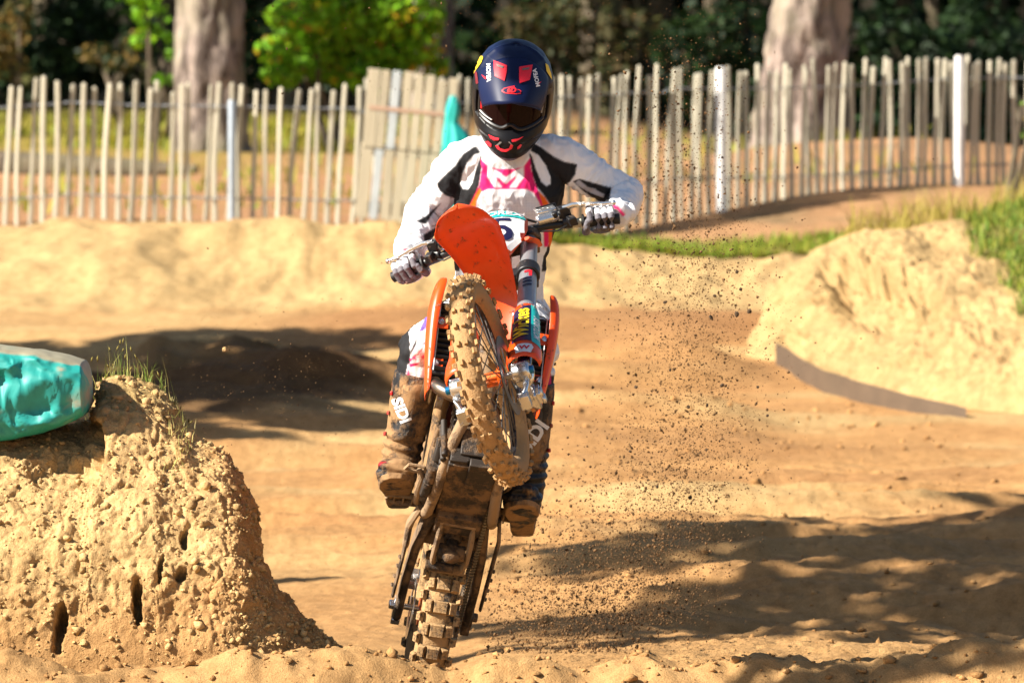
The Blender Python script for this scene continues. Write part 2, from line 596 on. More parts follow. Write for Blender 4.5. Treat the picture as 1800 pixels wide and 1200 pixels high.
def ground_col(x, y, z):
    P = np.stack([x, y, z], 1)
    n = fbm(P * np.array((0.5, 0.9, 1)) + 300, 4)
    n2 = fbm(P * 2.5 + 330, 3)
    c = np.tile(C_TRACK, (len(x), 1))
    def lay(k, col):
        k = np.clip(k, 0, 1)[:, None]
        return c * (1 - k) + np.asarray(col) * k
    c = lay(ss(0.0, 0.4, n) * 0.8 * ss(3, 8, y), C_DRY)
    c = lay(ss(0.05, 0.45, -n) * 0.5 * ss(2, 8, y), C_DAMP_SHADE)
    c = lay(ss(4, 0, y) * 0.25, C_DRY)
    damp = ss(19.2, 20.6, y + 0.5 * n2) * ss(22.9, 22.2, y + 0.3 * n2) * ss(-2.6, -1.2, x + 0.5 * n2)
    c = lay(0.9 * damp, C_DAMP_SHADE * 1.12)
    c = lay(ss(22.4, 23.2, y + 0.6 * n2) * 0.9, C_DRY)
    c = lay(0.85 * ss(0.25, 0.6, np.exp(-((x + 1.85 - 0.25 * (y - 15)) / 1.15) ** 2 - ((y - 15.2) / 2.2) ** 2) + 0.25 * n2), C_DAMP_SHADE * 0.30)  # ridge earth darker than damp: the shade on it painted into the colour
    c = lay(ss(15.5, 18, y) * ss(-1.0, -2.4, x) * 0.5, C_DRY)
    rgt = ss(0.2, 0.8, x)
    c = lay(rgt * ss(25.0, 25.5, y + 0.2 * n2) * 0.9, C_NEEDLE * 0.95)
    fy = fence_y(x) - 0.4
    c = lay(ss(0, 0.6, y - fy + 0.4 * n2), C_NEEDLE)
    c = lay(ss(0.15, 0.5, n2) * ss(0, 1, y - fy) * 0.5, C_MOSS)
    c = lay(rgt * ss(25.2, 25.8, y) * ss(0.0, 0.4, fbm(P * np.array((1.2, 2.0, 1)) + 400, 4)) * 0.7, np.array((0.20, 0.15, 0.08)))
    c = lay(ss(37, 43, y + 4 * n) * ss(1.0, -3.5, x) * 0.8, C_MOSS)
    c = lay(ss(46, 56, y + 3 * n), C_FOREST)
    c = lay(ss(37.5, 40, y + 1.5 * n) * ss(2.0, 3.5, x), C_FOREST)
    return c

def axis(segs):
    out = []
    for a, b, s in segs:
        n = max(1, int(round((b - a) / s)))
        out += list(np.linspace(a, b, n, endpoint=False))
    out.append(segs[-1][1])
    return np.array(out)

gx = axis([(-90, -20, 7), (-20, -8, 1.0), (-8, -4, 0.16), (-4, -2.2, 0.035), (-2.2, 2.2, 0.0125), (2.2, 4.2, 0.03), (4.2, 8, 0.16), (8, 20, 1.0), (20, 90, 7)])
gy = axis([(-26, -3, 1.2), (-3, -1.5, 0.05), (-1.5, -0.6, 0.010), (-0.6, 0.8, 0.05), (0.8, 4, 0.022), (4, 9, 0.035), (9, 16, 0.07), (16, 27, 0.07), (27, 45, 0.25), (45, 90, 1.2), (90, 150, 5)])
X, Y = np.meshgrid(gx, gy)
gz = ground_z(X.ravel(), Y.ravel())
V = np.stack([X.ravel(), Y.ravel(), gz], 1)
nx, ny = len(gx), len(gy)
idx = np.arange(nx * ny).reshape(ny, nx)
Fq = np.stack([idx[:-1, :-1].ravel(), idx[:-1, 1:].ravel(), idx[1:, 1:].ravel(), idx[1:, :-1].ravel()], 1)
me = mesh_np('ground', V, Fq, True)
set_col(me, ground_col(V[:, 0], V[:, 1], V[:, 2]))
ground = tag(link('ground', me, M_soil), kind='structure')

def gz1(x, y):
    return float(ground_z(np.array([x]), np.array([y]))[0])

# ------------------------------------------------------------------ steep sand banks
def bank(name, cols, nu, nv, disp, dscale, col, colfn=None, holes=()):
    """cols: rows of (x, crest z, front foot y, crest y, back foot y, foot z, shelf) joined by a smooth skin"""
    cols = np.array(cols, float)
    s = np.concatenate([[0], np.cumsum(np.hypot(np.diff(cols[:, 0]), np.diff(cols[:, 1])))])
    u = np.linspace(0, s[-1], nu)
    c = np.stack([np.interp(u, s, cols[:, k]) for k in range(cols.shape[1])], 1)
    k = np.ones(9) / 9
    for j in range(c.shape[1]):
        c[:, j] = np.convolve(np.pad(c[:, j], 4, 'edge'), k, 'valid')
    t = np.linspace(0, 1, nv)
    rows = []
    for q in t:
        if q < 0.72:
            a = q / 0.72
            yy = c[:, 2] + (c[:, 3] - c[:, 2]) * (a ** 1.5 * 0.75 + 0.25 * a)
            zz = c[:, 5] + (c[:, 1] - c[:, 5]) * np.sin(a * np.pi / 2) ** 0.85
        else:
            a = (q - 0.72) / 0.28
            yy = c[:, 3] + (c[:, 4] - c[:, 3]) * a
            zz = c[:, 1] + (c[:, 5] - 0.15 - c[:, 1]) * (a * a * (3 - 2 * a))
        rows.append(np.stack([c[:, 0], yy, zz], 1))
    V = np.stack(rows, 0)
    du = np.gradient(V, axis=1); dv = np.gradient(V, axis=0)
    Nn = np.cross(du, dv); Nn /= np.linalg.norm(Nn, axis=2)[..., None] + 1e-9
    V = V.reshape(-1, 3); Nn = Nn.reshape(-1, 3)
    ff = np.repeat(np.minimum(1, np.minimum(t / 0.10, 1))[:, None], nu, 1).ravel()
    n1 = fbm(V * dscale, 5, 0.55)
    n2 = fbm(V * np.array((4.5, 2, 0.9)) * dscale + 40, 3)
    rid = 1 - np.abs(fbm(V * dscale * 2.3 + 80, 4, 0.6)) * 2
    n0 = fbm(V * dscale * 0.42 + 21, 3)
    n3 = fbm(V * dscale * 3.6 + 11, 5, 0.66)
    blk = np.abs(noise3(V * dscale * 1.5 + 0.35 * n1[:, None]))          # broken blocks with cracks between
    d = disp * (2.6 * n0 + 0.9 * n1 + 0.62 * n3 - 0.35 * ss(0.08, 0.0, blk) + 0.25 * ss(.15, .3, n2))
    for hx, hz, hw, hh, hd in holes:
        e = ((V[:, 0] - hx + 0.02 * n1 + 0.6 * hw * n3) / hw) ** 2 + ((V[:, 2] - hz + 0.03 * n1 + .25 * hh * n3) / hh) ** 2
        d = d - hd * ss(1.5, 0.55, e)
    V = V + Nn * (d * ff)[:, None]
    idx = np.arange(nu * nv).reshape(nv, nu)
    Fq = np.stack([idx[:-1, :-1].ravel(), idx[:-1, 1:].ravel(), idx[1:, 1:].ravel(), idx[1:, :-1].ravel()], 1)
    me = mesh_np(name, V, Fq, True)
    C = np.tile(col, (len(V), 1)) * (1 + 0.25 * n1[:, None])
    k = ss(0.1, 0.4, n3)[:, None] * 0.35
    C = C * (1 - k) + C_DRY * 1.08 * k
    k = ss(0.15, 0.5, n2)[:, None] * 0.4
    C = C * (1 - k) + C_TRACK * 0.9 * k
    if colfn is not None: C = colfn(V, C)
    set_col(me, C)
    return tag(link(name, me, M_soil), kind='structure')

def px_x(px, d): return (px - 900) * d / FPX
def py_z(py, d): return ZC - (py - HOR) * d / FPX

lb = []
for px, py in ((-260, 690), (-100, 745), (60, 752), (130, 752), (168, 742), (188, 668), (230, 668), (290, 690), (330, 745), (362, 768), (400, 782), (430, 832), (447, 868), (456, 920), (464, 965), (482, 1000), (520, 1040), (570, 1085), (630, 1125), (700, 1160), (780, 1190)):
    zc = py_z(py, 20.2)
    h = max(0.05, zc - 0.2)
    lb.append((px_x(px, 20.2), zc, -0.80 + 0.25 * ss(-0.95, -0.45, np.array([px_x(px, 20.2)]))[0], -0.62 + 1.0 * min(1, h) + 0.15 * ss(-.95, -.5, np.array([px_x(px, 20.2)]))[0], -0.35 + 1.7 * min(1, h), 0.17 + 0.05 * min(1, h)))
HOLES = [(px_x(115, 19.5), py_z(1092, 19.5), 0.016, 0.072, 0.14), (px_x(250, 19.5), py_z(1042, 19.5), 0.019, 0.075, 0.14),
         (px_x(293, 19.6), py_z(985, 19.6), 0.008, 0.035, 0.05),
         (px_x(330, 19.7), py_z(940, 19.7), 0.012, 0.03, 0.06), (px_x(326, 19.7), py_z(995, 19.7), 0.014, 0.02, 0.06),
                 (px_x(170, 19.8), py_z(790, 19.8), 0.03, 0.09, 0.12), (px_x(105, 19.7), py_z(830, 19.7), 0.10, 0.05, 0.05)]
def lbc(V, C):
    k = (ss(0.95, 1.08, V[:, 2]) * ss(-1.4, -1.3, V[:, 0]))[:, None] * 0.5
    C = C * (1 - k) + np.array((0.36, 0.27, 0.10)) * k
    k = (ss(0.62, 0.30, V[:, 2] + 0.16 * fbm(V * 3, 3)) + ss(-1.05, -0.88, V[:, 0] + 0.16 * fbm(V * 4 + 3, 3))).clip(0, 1)[:, None] * .85
    return C * (1 - k) + C_TRACK * 1.03 * k
left_bank = bank('sand_bank', lb, 460, 340, 0.021, 5.0, C_BANK, lbc, HOLES)

rb = []
for px, py in ((1290, 640), (1335, 560), (1362, 490), (1400, 462), (1450, 436), (1500, 420), (1560, 404), (1640, 398), (1730, 388), (1780, 372), (1860, 350), (2000, 330), (2300, 330)):
    zc = py_z(py, 40.2)
    h = max(0.03, zc - 0.1)
    rb.append((px_x(px, 40.2), zc, float(np.interp(px, [1290, 1365, 1400, 1450, 1520, 1600, 1700, 2000], [18.6, 18.2, 17.4, 16.7, 16.1, 15.6, 15.2, 14.4])) + 0.12, 20.3 + 0.4 * h, 20.8 + 1.7 * h, gz1(px_x(px, 37), float(np.interp(px, [1290, 1365, 1400, 1450, 1520, 1600, 1700, 2000], [18.6, 18.2, 17.4, 16.7, 16.1, 15.6, 15.2, 14.4]))) - .02))
def rbc(V, C):
    n = fbm(V * 1.6 + 5, 3)
    k = (ss(3.0, 3.25, V[:, 0] + 0.25 * n) * ss(0.50, 0.72, V[:, 2] + 0.2 * n))[:, None]
    return C * (1 - k) + np.array((0.17, 0.16, 0.04)) * k
right_bank = bank('sand_berm', rb, 420, 220, 0.055, 2.4, C_DRY * 0.90, rbc,
                  [(px_x(1510, 39), py_z(505, 39), 0.27, 0.18, 0.24), (px_x(1395, 38.3), py_z(610, 38.3), 0.07, 0.12, 0.07)])

# ------------------------------------------------------------------ crumbs and clods lying about (one uncountable mass)
def rocks(name, P, R, col, seed=3, flat=0.7):
    r = np.random.RandomState(seed)
    bm = bmesh.new(); bmesh.ops.create_icosphere(bm, subdivisions=1, radius=1)
    bv = np.array([v.co[:] for v in bm.verts]); bf = np.array([[v.index for v in f.verts] for f in bm.faces]); bm.free()
    n = len(P)
    jit = 1 + 0.35 * r.normal(size=(n, len(bv), 1))
    ang = r.rand(n) * 6.28
    sc = (R[:, None] * (0.7 + 0.6 * r.rand(n, 3))); sc[:, 2] *= flat
    Q = bv[None] * jit * sc[:, None, :]
    c, s = np.cos(ang)[:, None], np.sin(ang)[:, None]
    Q = np.stack([Q[..., 0] * c - Q[..., 1] * s, Q[..., 0] * s + Q[..., 1] * c, Q[..., 2]], 2) + P[:, None, :]
    F = (bf[None] + (np.arange(n) * len(bv))[:, None, None]).reshape(-1, 3)
    me = mesh_np(name, Q.reshape(-1, 3), F, False)
    C = np.repeat(np.asarray(col) * (0.8 + 0.45 * r.rand(n, 1)), len(bv), 0)
    set_col(me, C)
    return tag(link(name, me, M_soil), kind='stuff')

r = np.random.RandomState(11)
xs = np.concatenate([r.uniform(-1.9, 1.9, 1500), r.uniform(-0.3, 2.6, 2600)])
ys = np.concatenate([r.normal(-1.0, 0.22, 1500), r.uniform(0.9, 16.0, 2600)])
zs = ground_z(xs, ys)
R = np.abs(r.gamma(1.3, 0.0036, len(xs))).clip(0.002, 0.022)
R[1500:] *= 1.2
rocks('loose_sand_clods', np.stack([xs, ys, zs + R * 0.3], 1), R, C_TRACK)
lv = np.empty(len(left_bank.data.vertices) * 3, np.float32); left_bank.data.vertices.foreach_get('co', lv); lv = lv.reshape(-1, 3)
ln = np.empty(len(lv) * 3, np.float32); left_bank.data.vertex_normals.foreach_get('vector', ln); ln = ln.reshape(-1, 3)
sel = r.choice(np.where((lv[:, 2] > 0.2) & (lv[:, 1] < 0.6))[0], 8500)
R = np.abs(r.gamma(1.1, 0.0024, len(sel))).clip(0.0012, 0.017)
rocks('crumbled_sand_clods', lv[sel] + ln[sel] * (R * 0.25)[:, None], R, C_BANK * 1.05, 5, 0.9)

# ------------------------------------------------------------------ belt edging at the foot of the right berm
m = MB(); rows = []
for k in range(41):
    q = k / 40
    px = 1364 + 336 * q
    d = 20 + float(np.interp(px, [1290, 1365, 1400, 1450, 1520, 1600, 1700, 2000], [18.6, 18.2, 17.4, 16.7, 16.1, 15.6, 15.2, 14.4]))
    h = 0.14 * (1 - .6 * q * q)
    b = Vector((px_x(px, d), d - 20, gz1(px_x(px, d), d - 20) + h)); h += .05
    rows.append([b + Vector((0, 0.02, 0)), b + Vector((0, -0.012 + 0.006 * math.sin(k), 0)), b + Vector((0, -0.03, -h)), b + Vector((0, 0.01, -h))])
m.grid(rows, 0, True)
tag(m.build('rubber_belt', M_belt), 'brown rubber edging strip half buried along the foot of the right sand berm', 'edging')

# ================================================================== grass
def grass(name, base, hts, wid, c1, c2, lean=0.35, seed=1, heads=0.0, kind='stuff'):
    r = np.random.RandomState(seed)
    n = len(base)
    a = r.rand(n) * 6.28
    dirv = np.stack([np.cos(a), np.sin(a), np.zeros(n)], 1)
    side = np.stack([-np.sin(a + r.normal(0, .6, n)), np.cos(a), np.zeros(n)], 1)
    ln = (np.abs(r.normal(0, lean, n)) + 0.05)[:, None]
    h = hts[:, None]; up = np.array((0, 0, 1.0))
    p0 = base; p1 = base + up * h * 0.5 + dirv * h * ln * 0.3; p2 = base + up * h * (1 - 0.3 * ln) + dirv * h * ln
    w0 = side * wid[:, None]
    V = np.stack([p0 - w0, p0 + w0, p1 - w0 * 0.8, p1 + w0 * 0.8, p2], 1).reshape(-1, 3)
    b = (np.arange(n) * 5)[:, None]
    F = [(0, 1, 3), (0, 3, 2), (2, 3, 4)]
    F = (np.array(F)[None] + b[:, :, None]).reshape(-1, 3)
    k = r.rand(n, 1)
    C = np.repeat((np.asarray(c1) * (1 - k) + np.asarray(c2) * k) * (0.7 + 0.6 * r.rand(n, 1)), 5, 0)
    if heads > 0:
        hs = np.where(r.rand(n) < heads)[0]
        for i in hs:
            t = p2[i]; dz = (p2[i] - p1[i]); dz = dz / np.linalg.norm(dz)
            L = 0.016 + 0.012 * r.rand(); W = 0.0035
            u = side[i] / np.linalg.norm(side[i]); v = np.cross(u, dz)
            o = len(V)
            q = [t - dz * 0.004, t + dz * L * .5 + u * W, t + dz * L * .5 + v * W, t + dz * L * .5 - u * W, t + dz * L * .5 - v * W, t + dz * L]
            V = np.vstack([V, q])
            F = np.vstack([F, np.array([(0, 1, 2), (0, 2, 3), (0, 3, 4), (0, 4, 1), (5, 2, 1), (5, 3, 2), (5, 4, 3), (5, 1, 4)]) + o])
            C = np.vstack([C, np.tile((0.30, 0.24, 0.06), (6, 1))])
    me = mesh_np(name, V, F, False)
    set_col(me, C)
    return tag(link(name, me, M_grass), kind=kind)

r = np.random.RandomState(21)
# tuft on the crest of the left bank
top = np.where((lv[:, 0] > px_x(150, 20.2)) & (lv[:, 0] < px_x(330, 20.2)) & (lv[:, 1] > 0.25) & (lv[:, 2] > 0.85))[0]
pick = r.choice(top, 260)
b = lv[pick].astype(float)
grass('bank_grass', b, r.gamma(3, 0.022, 260).clip(0.02, 0.19), np.full(260, 0.0016), (0.42, 0.36, 0.12), (0.14, 0.26, 0.03), 0.4, 22, 0.10)
n = 60
bx = r.uniform(px_x(-60, 20.9), px_x(250, 20.9), n)
b = np.stack([bx, r.uniform(0.55, 0.9, n), np.full(n, 0.98) + 0.06 * r.rand(n)], 1)
grass('seeding_grass', b, r.uniform(0.06, 0.22, n), np.full(n, 0.0012), (0.30, 0.30, 0.06), (0.12, 0.24, 0.03), 0.25, 23, 0.5)
edge = np.where((lv[:, 0] > px_x(300, 20.2)) & (lv[:, 0] < px_x(345, 20.2)) & (lv[:, 2] > 0.8))[0]
pick = r.choice(edge, 90)
grass('dry_grass', lv[pick].astype(float), r.uniform(0.02, 0.07, 90), np.full(90, 0.0016), (0.55, 0.45, 0.18), (0.35, 0.34, 0.08), 0.9, 24)
# green mound top at the right
rv = np.empty(len(right_bank.data.vertices) * 3, np.float32); right_bank.data.vertices.foreach_get('co', rv); rv = rv.reshape(-1, 3)
nz = fbm(rv.astype(float) * 1.6 + 5, 3)
sel = np.where((rv[:, 0] + 0.25 * nz > 3.12) & (rv[:, 2] + 0.2 * nz > 0.62) & (rv[:, 0] < 4.2))[0]
pick = r.choice(sel, 7000)
grass('mound_grass', rv[pick].astype(float), r.uniform(0.04, 0.12, 7000), np.full(7000, 0.006), (0.34, 0.32, 0.05), (0.08, 0.21, 0.02), 0.6, 25)
pick = r.choice(np.where((rv[:, 0] > 2.3) & (rv[:, 0] < 4.4) & (rv[:, 2] > 0.85) & (rv[:, 1] > 20.6))[0], 1500)
grass('straw_grass', rv[pick].astype(float) + np.array((0, 0.3, 0)), r.uniform(0.1, 0.34, 1500), np.full(1500, 0.004), (0.50, 0.38, 0.10), (0.40, 0.36, 0.06), 0.5, 26)
# strip behind the berm, right of the rider
n = 10000
bx = r.uniform(0.25, 3.2, n); by = 25.0 + 1.0 * r.rand(n) ** 1.5 + 0.15 * np.sin(bx * 3)
k = fbm(np.stack([bx * 1.3, by, bx * 0], 1), 2) > -0.22
bx, by = bx[k], by[k]
b = np.stack([bx, by, ground_z(bx, by)], 1)
grass('verge_grass', b, r.uniform(0.03, 0.12, len(b)), np.full(len(b), 0.006), (0.40, 0.36, 0.05), (0.16, 0.30, 0.03), 0.6, 27)
# sparse grass beyond the fence
n = 6000
bx = np.concatenate([r.uniform(-6.5, -1.0, 4000), r.uniform(-5, 4, 2000)]); by = np.concatenate([r.uniform(42, 52, 4000), r.uniform(28, 46, 2000)])
k = fbm(np.stack([bx * 0.7, by * 0.4, bx * 0], 1) + 3, 3) > -0.05
bx, by = bx[k], by[k]
b = np.stack([bx, by, ground_z(bx, by)], 1)
grass('wood_grass', b, r.uniform(0.05, 0.22, len(b)), np.full(len(b), 0.012), (0.34, 0.28, 0.03), (0.20, 0.26, 0.025), 0.7, 28)

# ================================================================== paling fence
fence = empty('paling_fence', 'long chestnut paling fence of thin grey stakes and wire between track and wood', 'fence', (0, 25.6, 0.9))
def picket_mesh(seed):
    r = random.Random(seed)
    m = MB(); pts, rr = [], []
    L = 1.22
    bx, by = r.uniform(-.02, .02), r.uniform(-.01, .01)
    for k in range(7):
        q = k / 6
        pts.append((bx * math.sin(q * 3.1) + r.uniform(-.003, .003), by * math.sin(q * 2.5), q * L))
        w = 0.0205 * (1 - 0.12 * q) * r.uniform(.93, 1.07)
        rr.append((w, w * 0.65))
    pts += [(pts[-1][0], pts[-1][1], L + 0.018), (pts[-1][0] + .002, pts[-1][1], L + 0.030)]
    rr += [(0.019, 0.012), (0.008, 0.006)]
    m.tube(pts, rr, 7, ref=(1, 0, 0))
    return m.mesh('picket', True)
PK = [picket_mesh(40 + i) for i in range(7)]
for me_ in PK: me_.materials.append(M_wood)
rp = random.Random(5)
FT = []            # (x, top pixel row) profile of the fence head
for px, py in ((-120, 145), (0, 146), (130, 140), (250, 150), (380, 152), (560, 150), (700, 145), (800, 132), (960, 130), (1120, 122), (1260, 118), (1480, 110), (1640, 104), (1800, 104), (1950, 100)):
    d = 20 + float(fence_y(px_x(px, 46.5)))
    FT.append((px_x(px, d), py_z(py, d)))
FT = np.array(FT)
x = FT[0, 0]
while x < FT[-1, 0]:
    y = float(fence_y(x)); zt = float(np.interp(x, FT[:, 0], FT[:, 1])) + rp.uniform(-0.05, 0.045)
    o = link('picket', rp.choice(PK), None, fence)
    o.location = Vector((x, y + rp.uniform(-.012, .012), zt - 1.25)) - fence.location
    s = 0.9 + 0.28 * rp.random()
    o.scale = (s, s, 1)
    o.rotation_euler = (rp.uniform(-.02, .02), math.radians(rp.gauss(0.3 if x > 0 else 2.0, 1.1)), rp.uniform(0, 6.28) if False else rp.uniform(-.5, .5))
    x += (0.094 if x < 0 else 0.074) * rp.uniform(0.92, 1.08)
def post(px, ptop, pbot, rad, mt, nm='post'):
    d = 20 + float(fence_y(px_x(px, 46.5))) - 0.07
    m = MB(); xx = px_x(px, d)
    m.lathe([(0, rad), (0.4, rad * 1.02), (py_z(ptop, d) - py_z(pbot, d) - .02, rad * .97), (py_z(ptop, d) - py_z(pbot, d), rad * .8)], Vector((xx, d - 20, py_z(pbot, d))) - fence.location, (0, 0, 1), 12)
    o = m.build(nm, mt, fence)
    return o
post(408, 176, 425, 0.031, M_posth)
post(1267, 118, 372, 0.046, M_postw)
post(1686, 98, 352, 0.041, M_postw)
for fr, side in ((0.86, -0.026), (0.28, -0.026)):
    m = MB()
    for ph in (0, math.pi):
        pts = []
        for xx in np.arange(FT[0, 0], FT[-1, 0], 0.035):
            zt = float(np.interp(xx, FT[:, 0], FT[:, 1]))
            a = xx * 2 * math.pi / 0.11 + ph
            sag = 0.02 * math.sin(xx * 1.9) - (0.03 if abs(xx) < 1.2 else 0)
            pts.append(Vector((xx, float(fence_y(xx)) + 0.024 * math.sin(a), zt - 1.22 + 1.22 * fr + sag + 0.006 * math.cos(a))) - fence.location)
        m.tube(pts, 0.0042, 4, ref=(0, 0, 1))
    m.build('wire', M_wire, fence)

# ------------------------------------------------------------------ pallet leaning on the fence
pal = empty('wooden_pallet', 'upright pale wooden pallet leaning against the paling fence behind the rider', 'pallet', at(705, 392, 25.1))
pal.rotation_euler = (math.radians(-7), math.radians(5.5), math.radians(3))
rp = random.Random(9)
nb = 8; W_ = 0.70; Ht = 1.16
for i in range(nb):
    m = MB()
    wv = W_ / nb
    xx = -W_ / 2 + wv * (i + .5)
    for z0, z1 in ((0.01, 0.545), (0.555, Ht + 0.015 * rp.uniform(-1, 1) - 0.004 * i)):
        mt = M_woodb if i in (1, 7) and z0 < 0.5 or (i == 2 and z0 > .5) else M_woodp
        m = MB(); m.box((xx + rp.uniform(-.004, .004), 0, (z0 + z1) / 2), (wv * rp.uniform(.72, .86) if i else wv * 1.05, 0.018, z1 - z0), Matrix.Rotation(math.radians(rp.uniform(-1, 1)), 3, 'Y'))
        m.build('board', mt, pal, 0.003)
for z in (0.10, 0.55, 1.07):
    m = MB(); m.box((0, 0.055, z), (W_, 0.09, 0.09)); m.build('rail', M_woodp, pal, 0.004)
m = MB(); m.box((0.0, -0.013, 0.86), (W_ * 0.92, 0.004, 0.03)); m.build('strap', mat('faded_red_strap', (0.50, 0.32, 0.22), 0.7), pal)

# ------------------------------------------------------------------ teal cloth hung beside the pallet
m = MB(); rows = []
prof = [(168, 797, 5), (180, 797, 10), (196, 796, 13), (208, 795, 12), (216, 793, 11), (226, 797, 18), (245, 803, 26), (270, 806, 32), (300, 808, 36), (340, 810, 40), (385, 812, 44), (398, 812, 44)]
for py, cx, hw in prof:
    d = 45.0
    c = Vector((px_x(cx, d), d - 20, py_z(py, d))); w_ = hw * d / FPX
    rows.append([c + Vector((math.cos(a) * w_ * (1 + .10 * math.sin(5 * a + py * .03)), math.sin(a) * w_ * .6 * (1 + .16 * math.sin(7 * a + py * .05)), 0)) for a in np.linspace(0, 2 * math.pi, 40, endpoint=False)])
m.grid(rows, 0, True)
tag(m.build('teal_tarp', M_teal, sub=1), 'bunched teal tarpaulin tied at the neck, hanging beside the pallet behind the rider', 'tarpaulin')

# ------------------------------------------------------------------ timber sleeper
m = MB()
a, b = at(432, 404, 25.0), at(735, 404, 24.85)
a.z = 0.885; b.z = 0.875
m.tube([a, a.lerp(b, .3) + Vector((0, 0, .006)), a.lerp(b, .7), b], [(0.055, .14), (.05, .14), (.05, .13), (.05, .13)], 8, ref=(0, 0, 1), expo=0.4)
tag(m.build('timber_beam', M_woodr, bevel=.004), 'brown timber beam lying on the sand below the pallet', 'beam')

# ------------------------------------------------------------------ dark tapering strip on the needles
m = MB()
pts = [(-6.2, 37.6, 1.06), (-5.3, 37.4, 1.05), (-4.4, 37.0, 1.02), (-3.6, 36.6, 0.96), (-3.0, 36.3, 0.92)]
m.tube([(x_, y_, gz1(x_, y_) + 0.06) for x_, y_, _ in pts], [.15, .16, .14, .10, .04], 12)
tag(m.build('dark_strip', M_barkd), 'dark tapering strip on the pine needles behind the fence at the left', 'log')

# ------------------------------------------------------------------ teal wrapped bale on the left bank
d = 19.85
rows = []
NS, NA = 90, 120
S = np.concatenate([np.linspace(0, .955, 74), np.linspace(.96, 1, 16)]); A = np.linspace(0, 2 * np.pi, NA, endpoint=False)
SS, AA = np.meshgrid(S, A, indexing='ij')
xl, xr = px_x(-210, d), px_x(159, d)
xx = xl + (xr - xl) * SS
topz = np.interp(SS, [0, .3, .55, .75, .88, .96, 1], [py_z(630, d), py_z(612, d), py_z(609, d), py_z(616, d), py_z(626, d), py_z(636, d), py_z(656, d)])
botz = np.interp(SS, [0, .3, .5, .68, .8, .93, 1], [py_z(770, d), py_z(776, d), py_z(778, d), py_z(768, d), py_z(758, d), py_z(738, d), py_z(724, d)])
hz = (topz - botz) / 2; cz = (topz + botz) / 2
hy = 0.20 * np.interp(SS, [0, .1, .85, .97, 1], [.3, .95, 1, .95, .8])
ca, sa = np.cos(AA), np.sin(AA)
e = 0.48
capf = np.sqrt((1 - ((SS - .965) / .035).clip(0, 1) ** 2).clip(.0004, 1))
hy = hy * capf; hz = hz * capf
yy = -np.sign(ca) * np.abs(ca) ** e * hy; zz = np.sign(sa) * np.abs(sa) ** e * hz
Pn = np.stack([xx.ravel() * 1, AA.ravel() * .25, SS.ravel()], 1)
wr = fbm(np.stack([xx.ravel() * 9, yy.ravel() * 7, (zz.ravel() + xx.ravel() * .9) * 10], 1), 4).reshape(xx.shape)
rg = (0.45 - np.abs(fbm(np.stack([xx.ravel() * 7 + zz.ravel() * 6, yy.ravel() * 4, zz.ravel() * 3], 1) + 9, 3))).reshape(xx.shape)
left = ss(0.95, 0.66, SS)
fin = (1 - 2.6 * np.abs(fbm(np.stack([xx.ravel() * 22 + zz.ravel() * 14, yy.ravel() * 9, zz.ravel() * 12], 1), 2))).clip(-.3, 1).reshape(xx.shape)
cre = (1 - 3.0 * np.abs(noise3(np.stack([xx.ravel() * 6 + zz.ravel() * 9 + .5 * wr.ravel(), yy.ravel() * 4, zz.ravel() * 6 - xx.ravel() * 3], 1)))).clip(-.4, 1).reshape(xx.shape)
f_ = 1 + left * (0.11 * cre - 0.10 * np.abs(wr) + .05 * wr - .03) + .05 * cre + .05 * fin + 0.05 * np.minimum(wr, .1)
V = np.stack([xx.ravel(), (d - 20 + 0.05 + yy * f_).ravel(), (cz + zz * (0.93 + .07 * f_)).ravel()], 1)
V[:, 0] += (left * 0.03 * wr).ravel()
idx = np.arange(NS * NA).reshape(NS, NA)
i2 = np.roll(idx, -1, 1)
Fq = np.stack([idx[:-1].ravel(), i2[:-1].ravel(), i2[1:].ravel(), idx[1:].ravel()], 1)
me = mesh_np('tarp_bale', V, Fq, True)
sv = SS.ravel()
tn = fbm(V * np.array((9, 9, 16)), 4); t2 = fbm(V * np.array((30, 30, 60)) + 5, 3)
kd = (ss(.62, .95, sa.ravel()) * .9 + ss(.70, .95, sv) * .55 * ss(-.2, .5, tn + .3) + ss(.30, .55, tn) * .5).clip(0, 1)
kd = ss(.34, .85, kd + .35 * tn + .2 * t2)[:, None] * .92
set_col(me, np.array((.016, .30, .27)) * (1 - kd) + np.array((.34, .28, .18)) * kd)
bale = link('wrapped_bale', me, M_tealbag)
tag(bale, 'muddy straw bale wrapped in shiny teal tarpaulin on top of the left sand bank', 'bale')
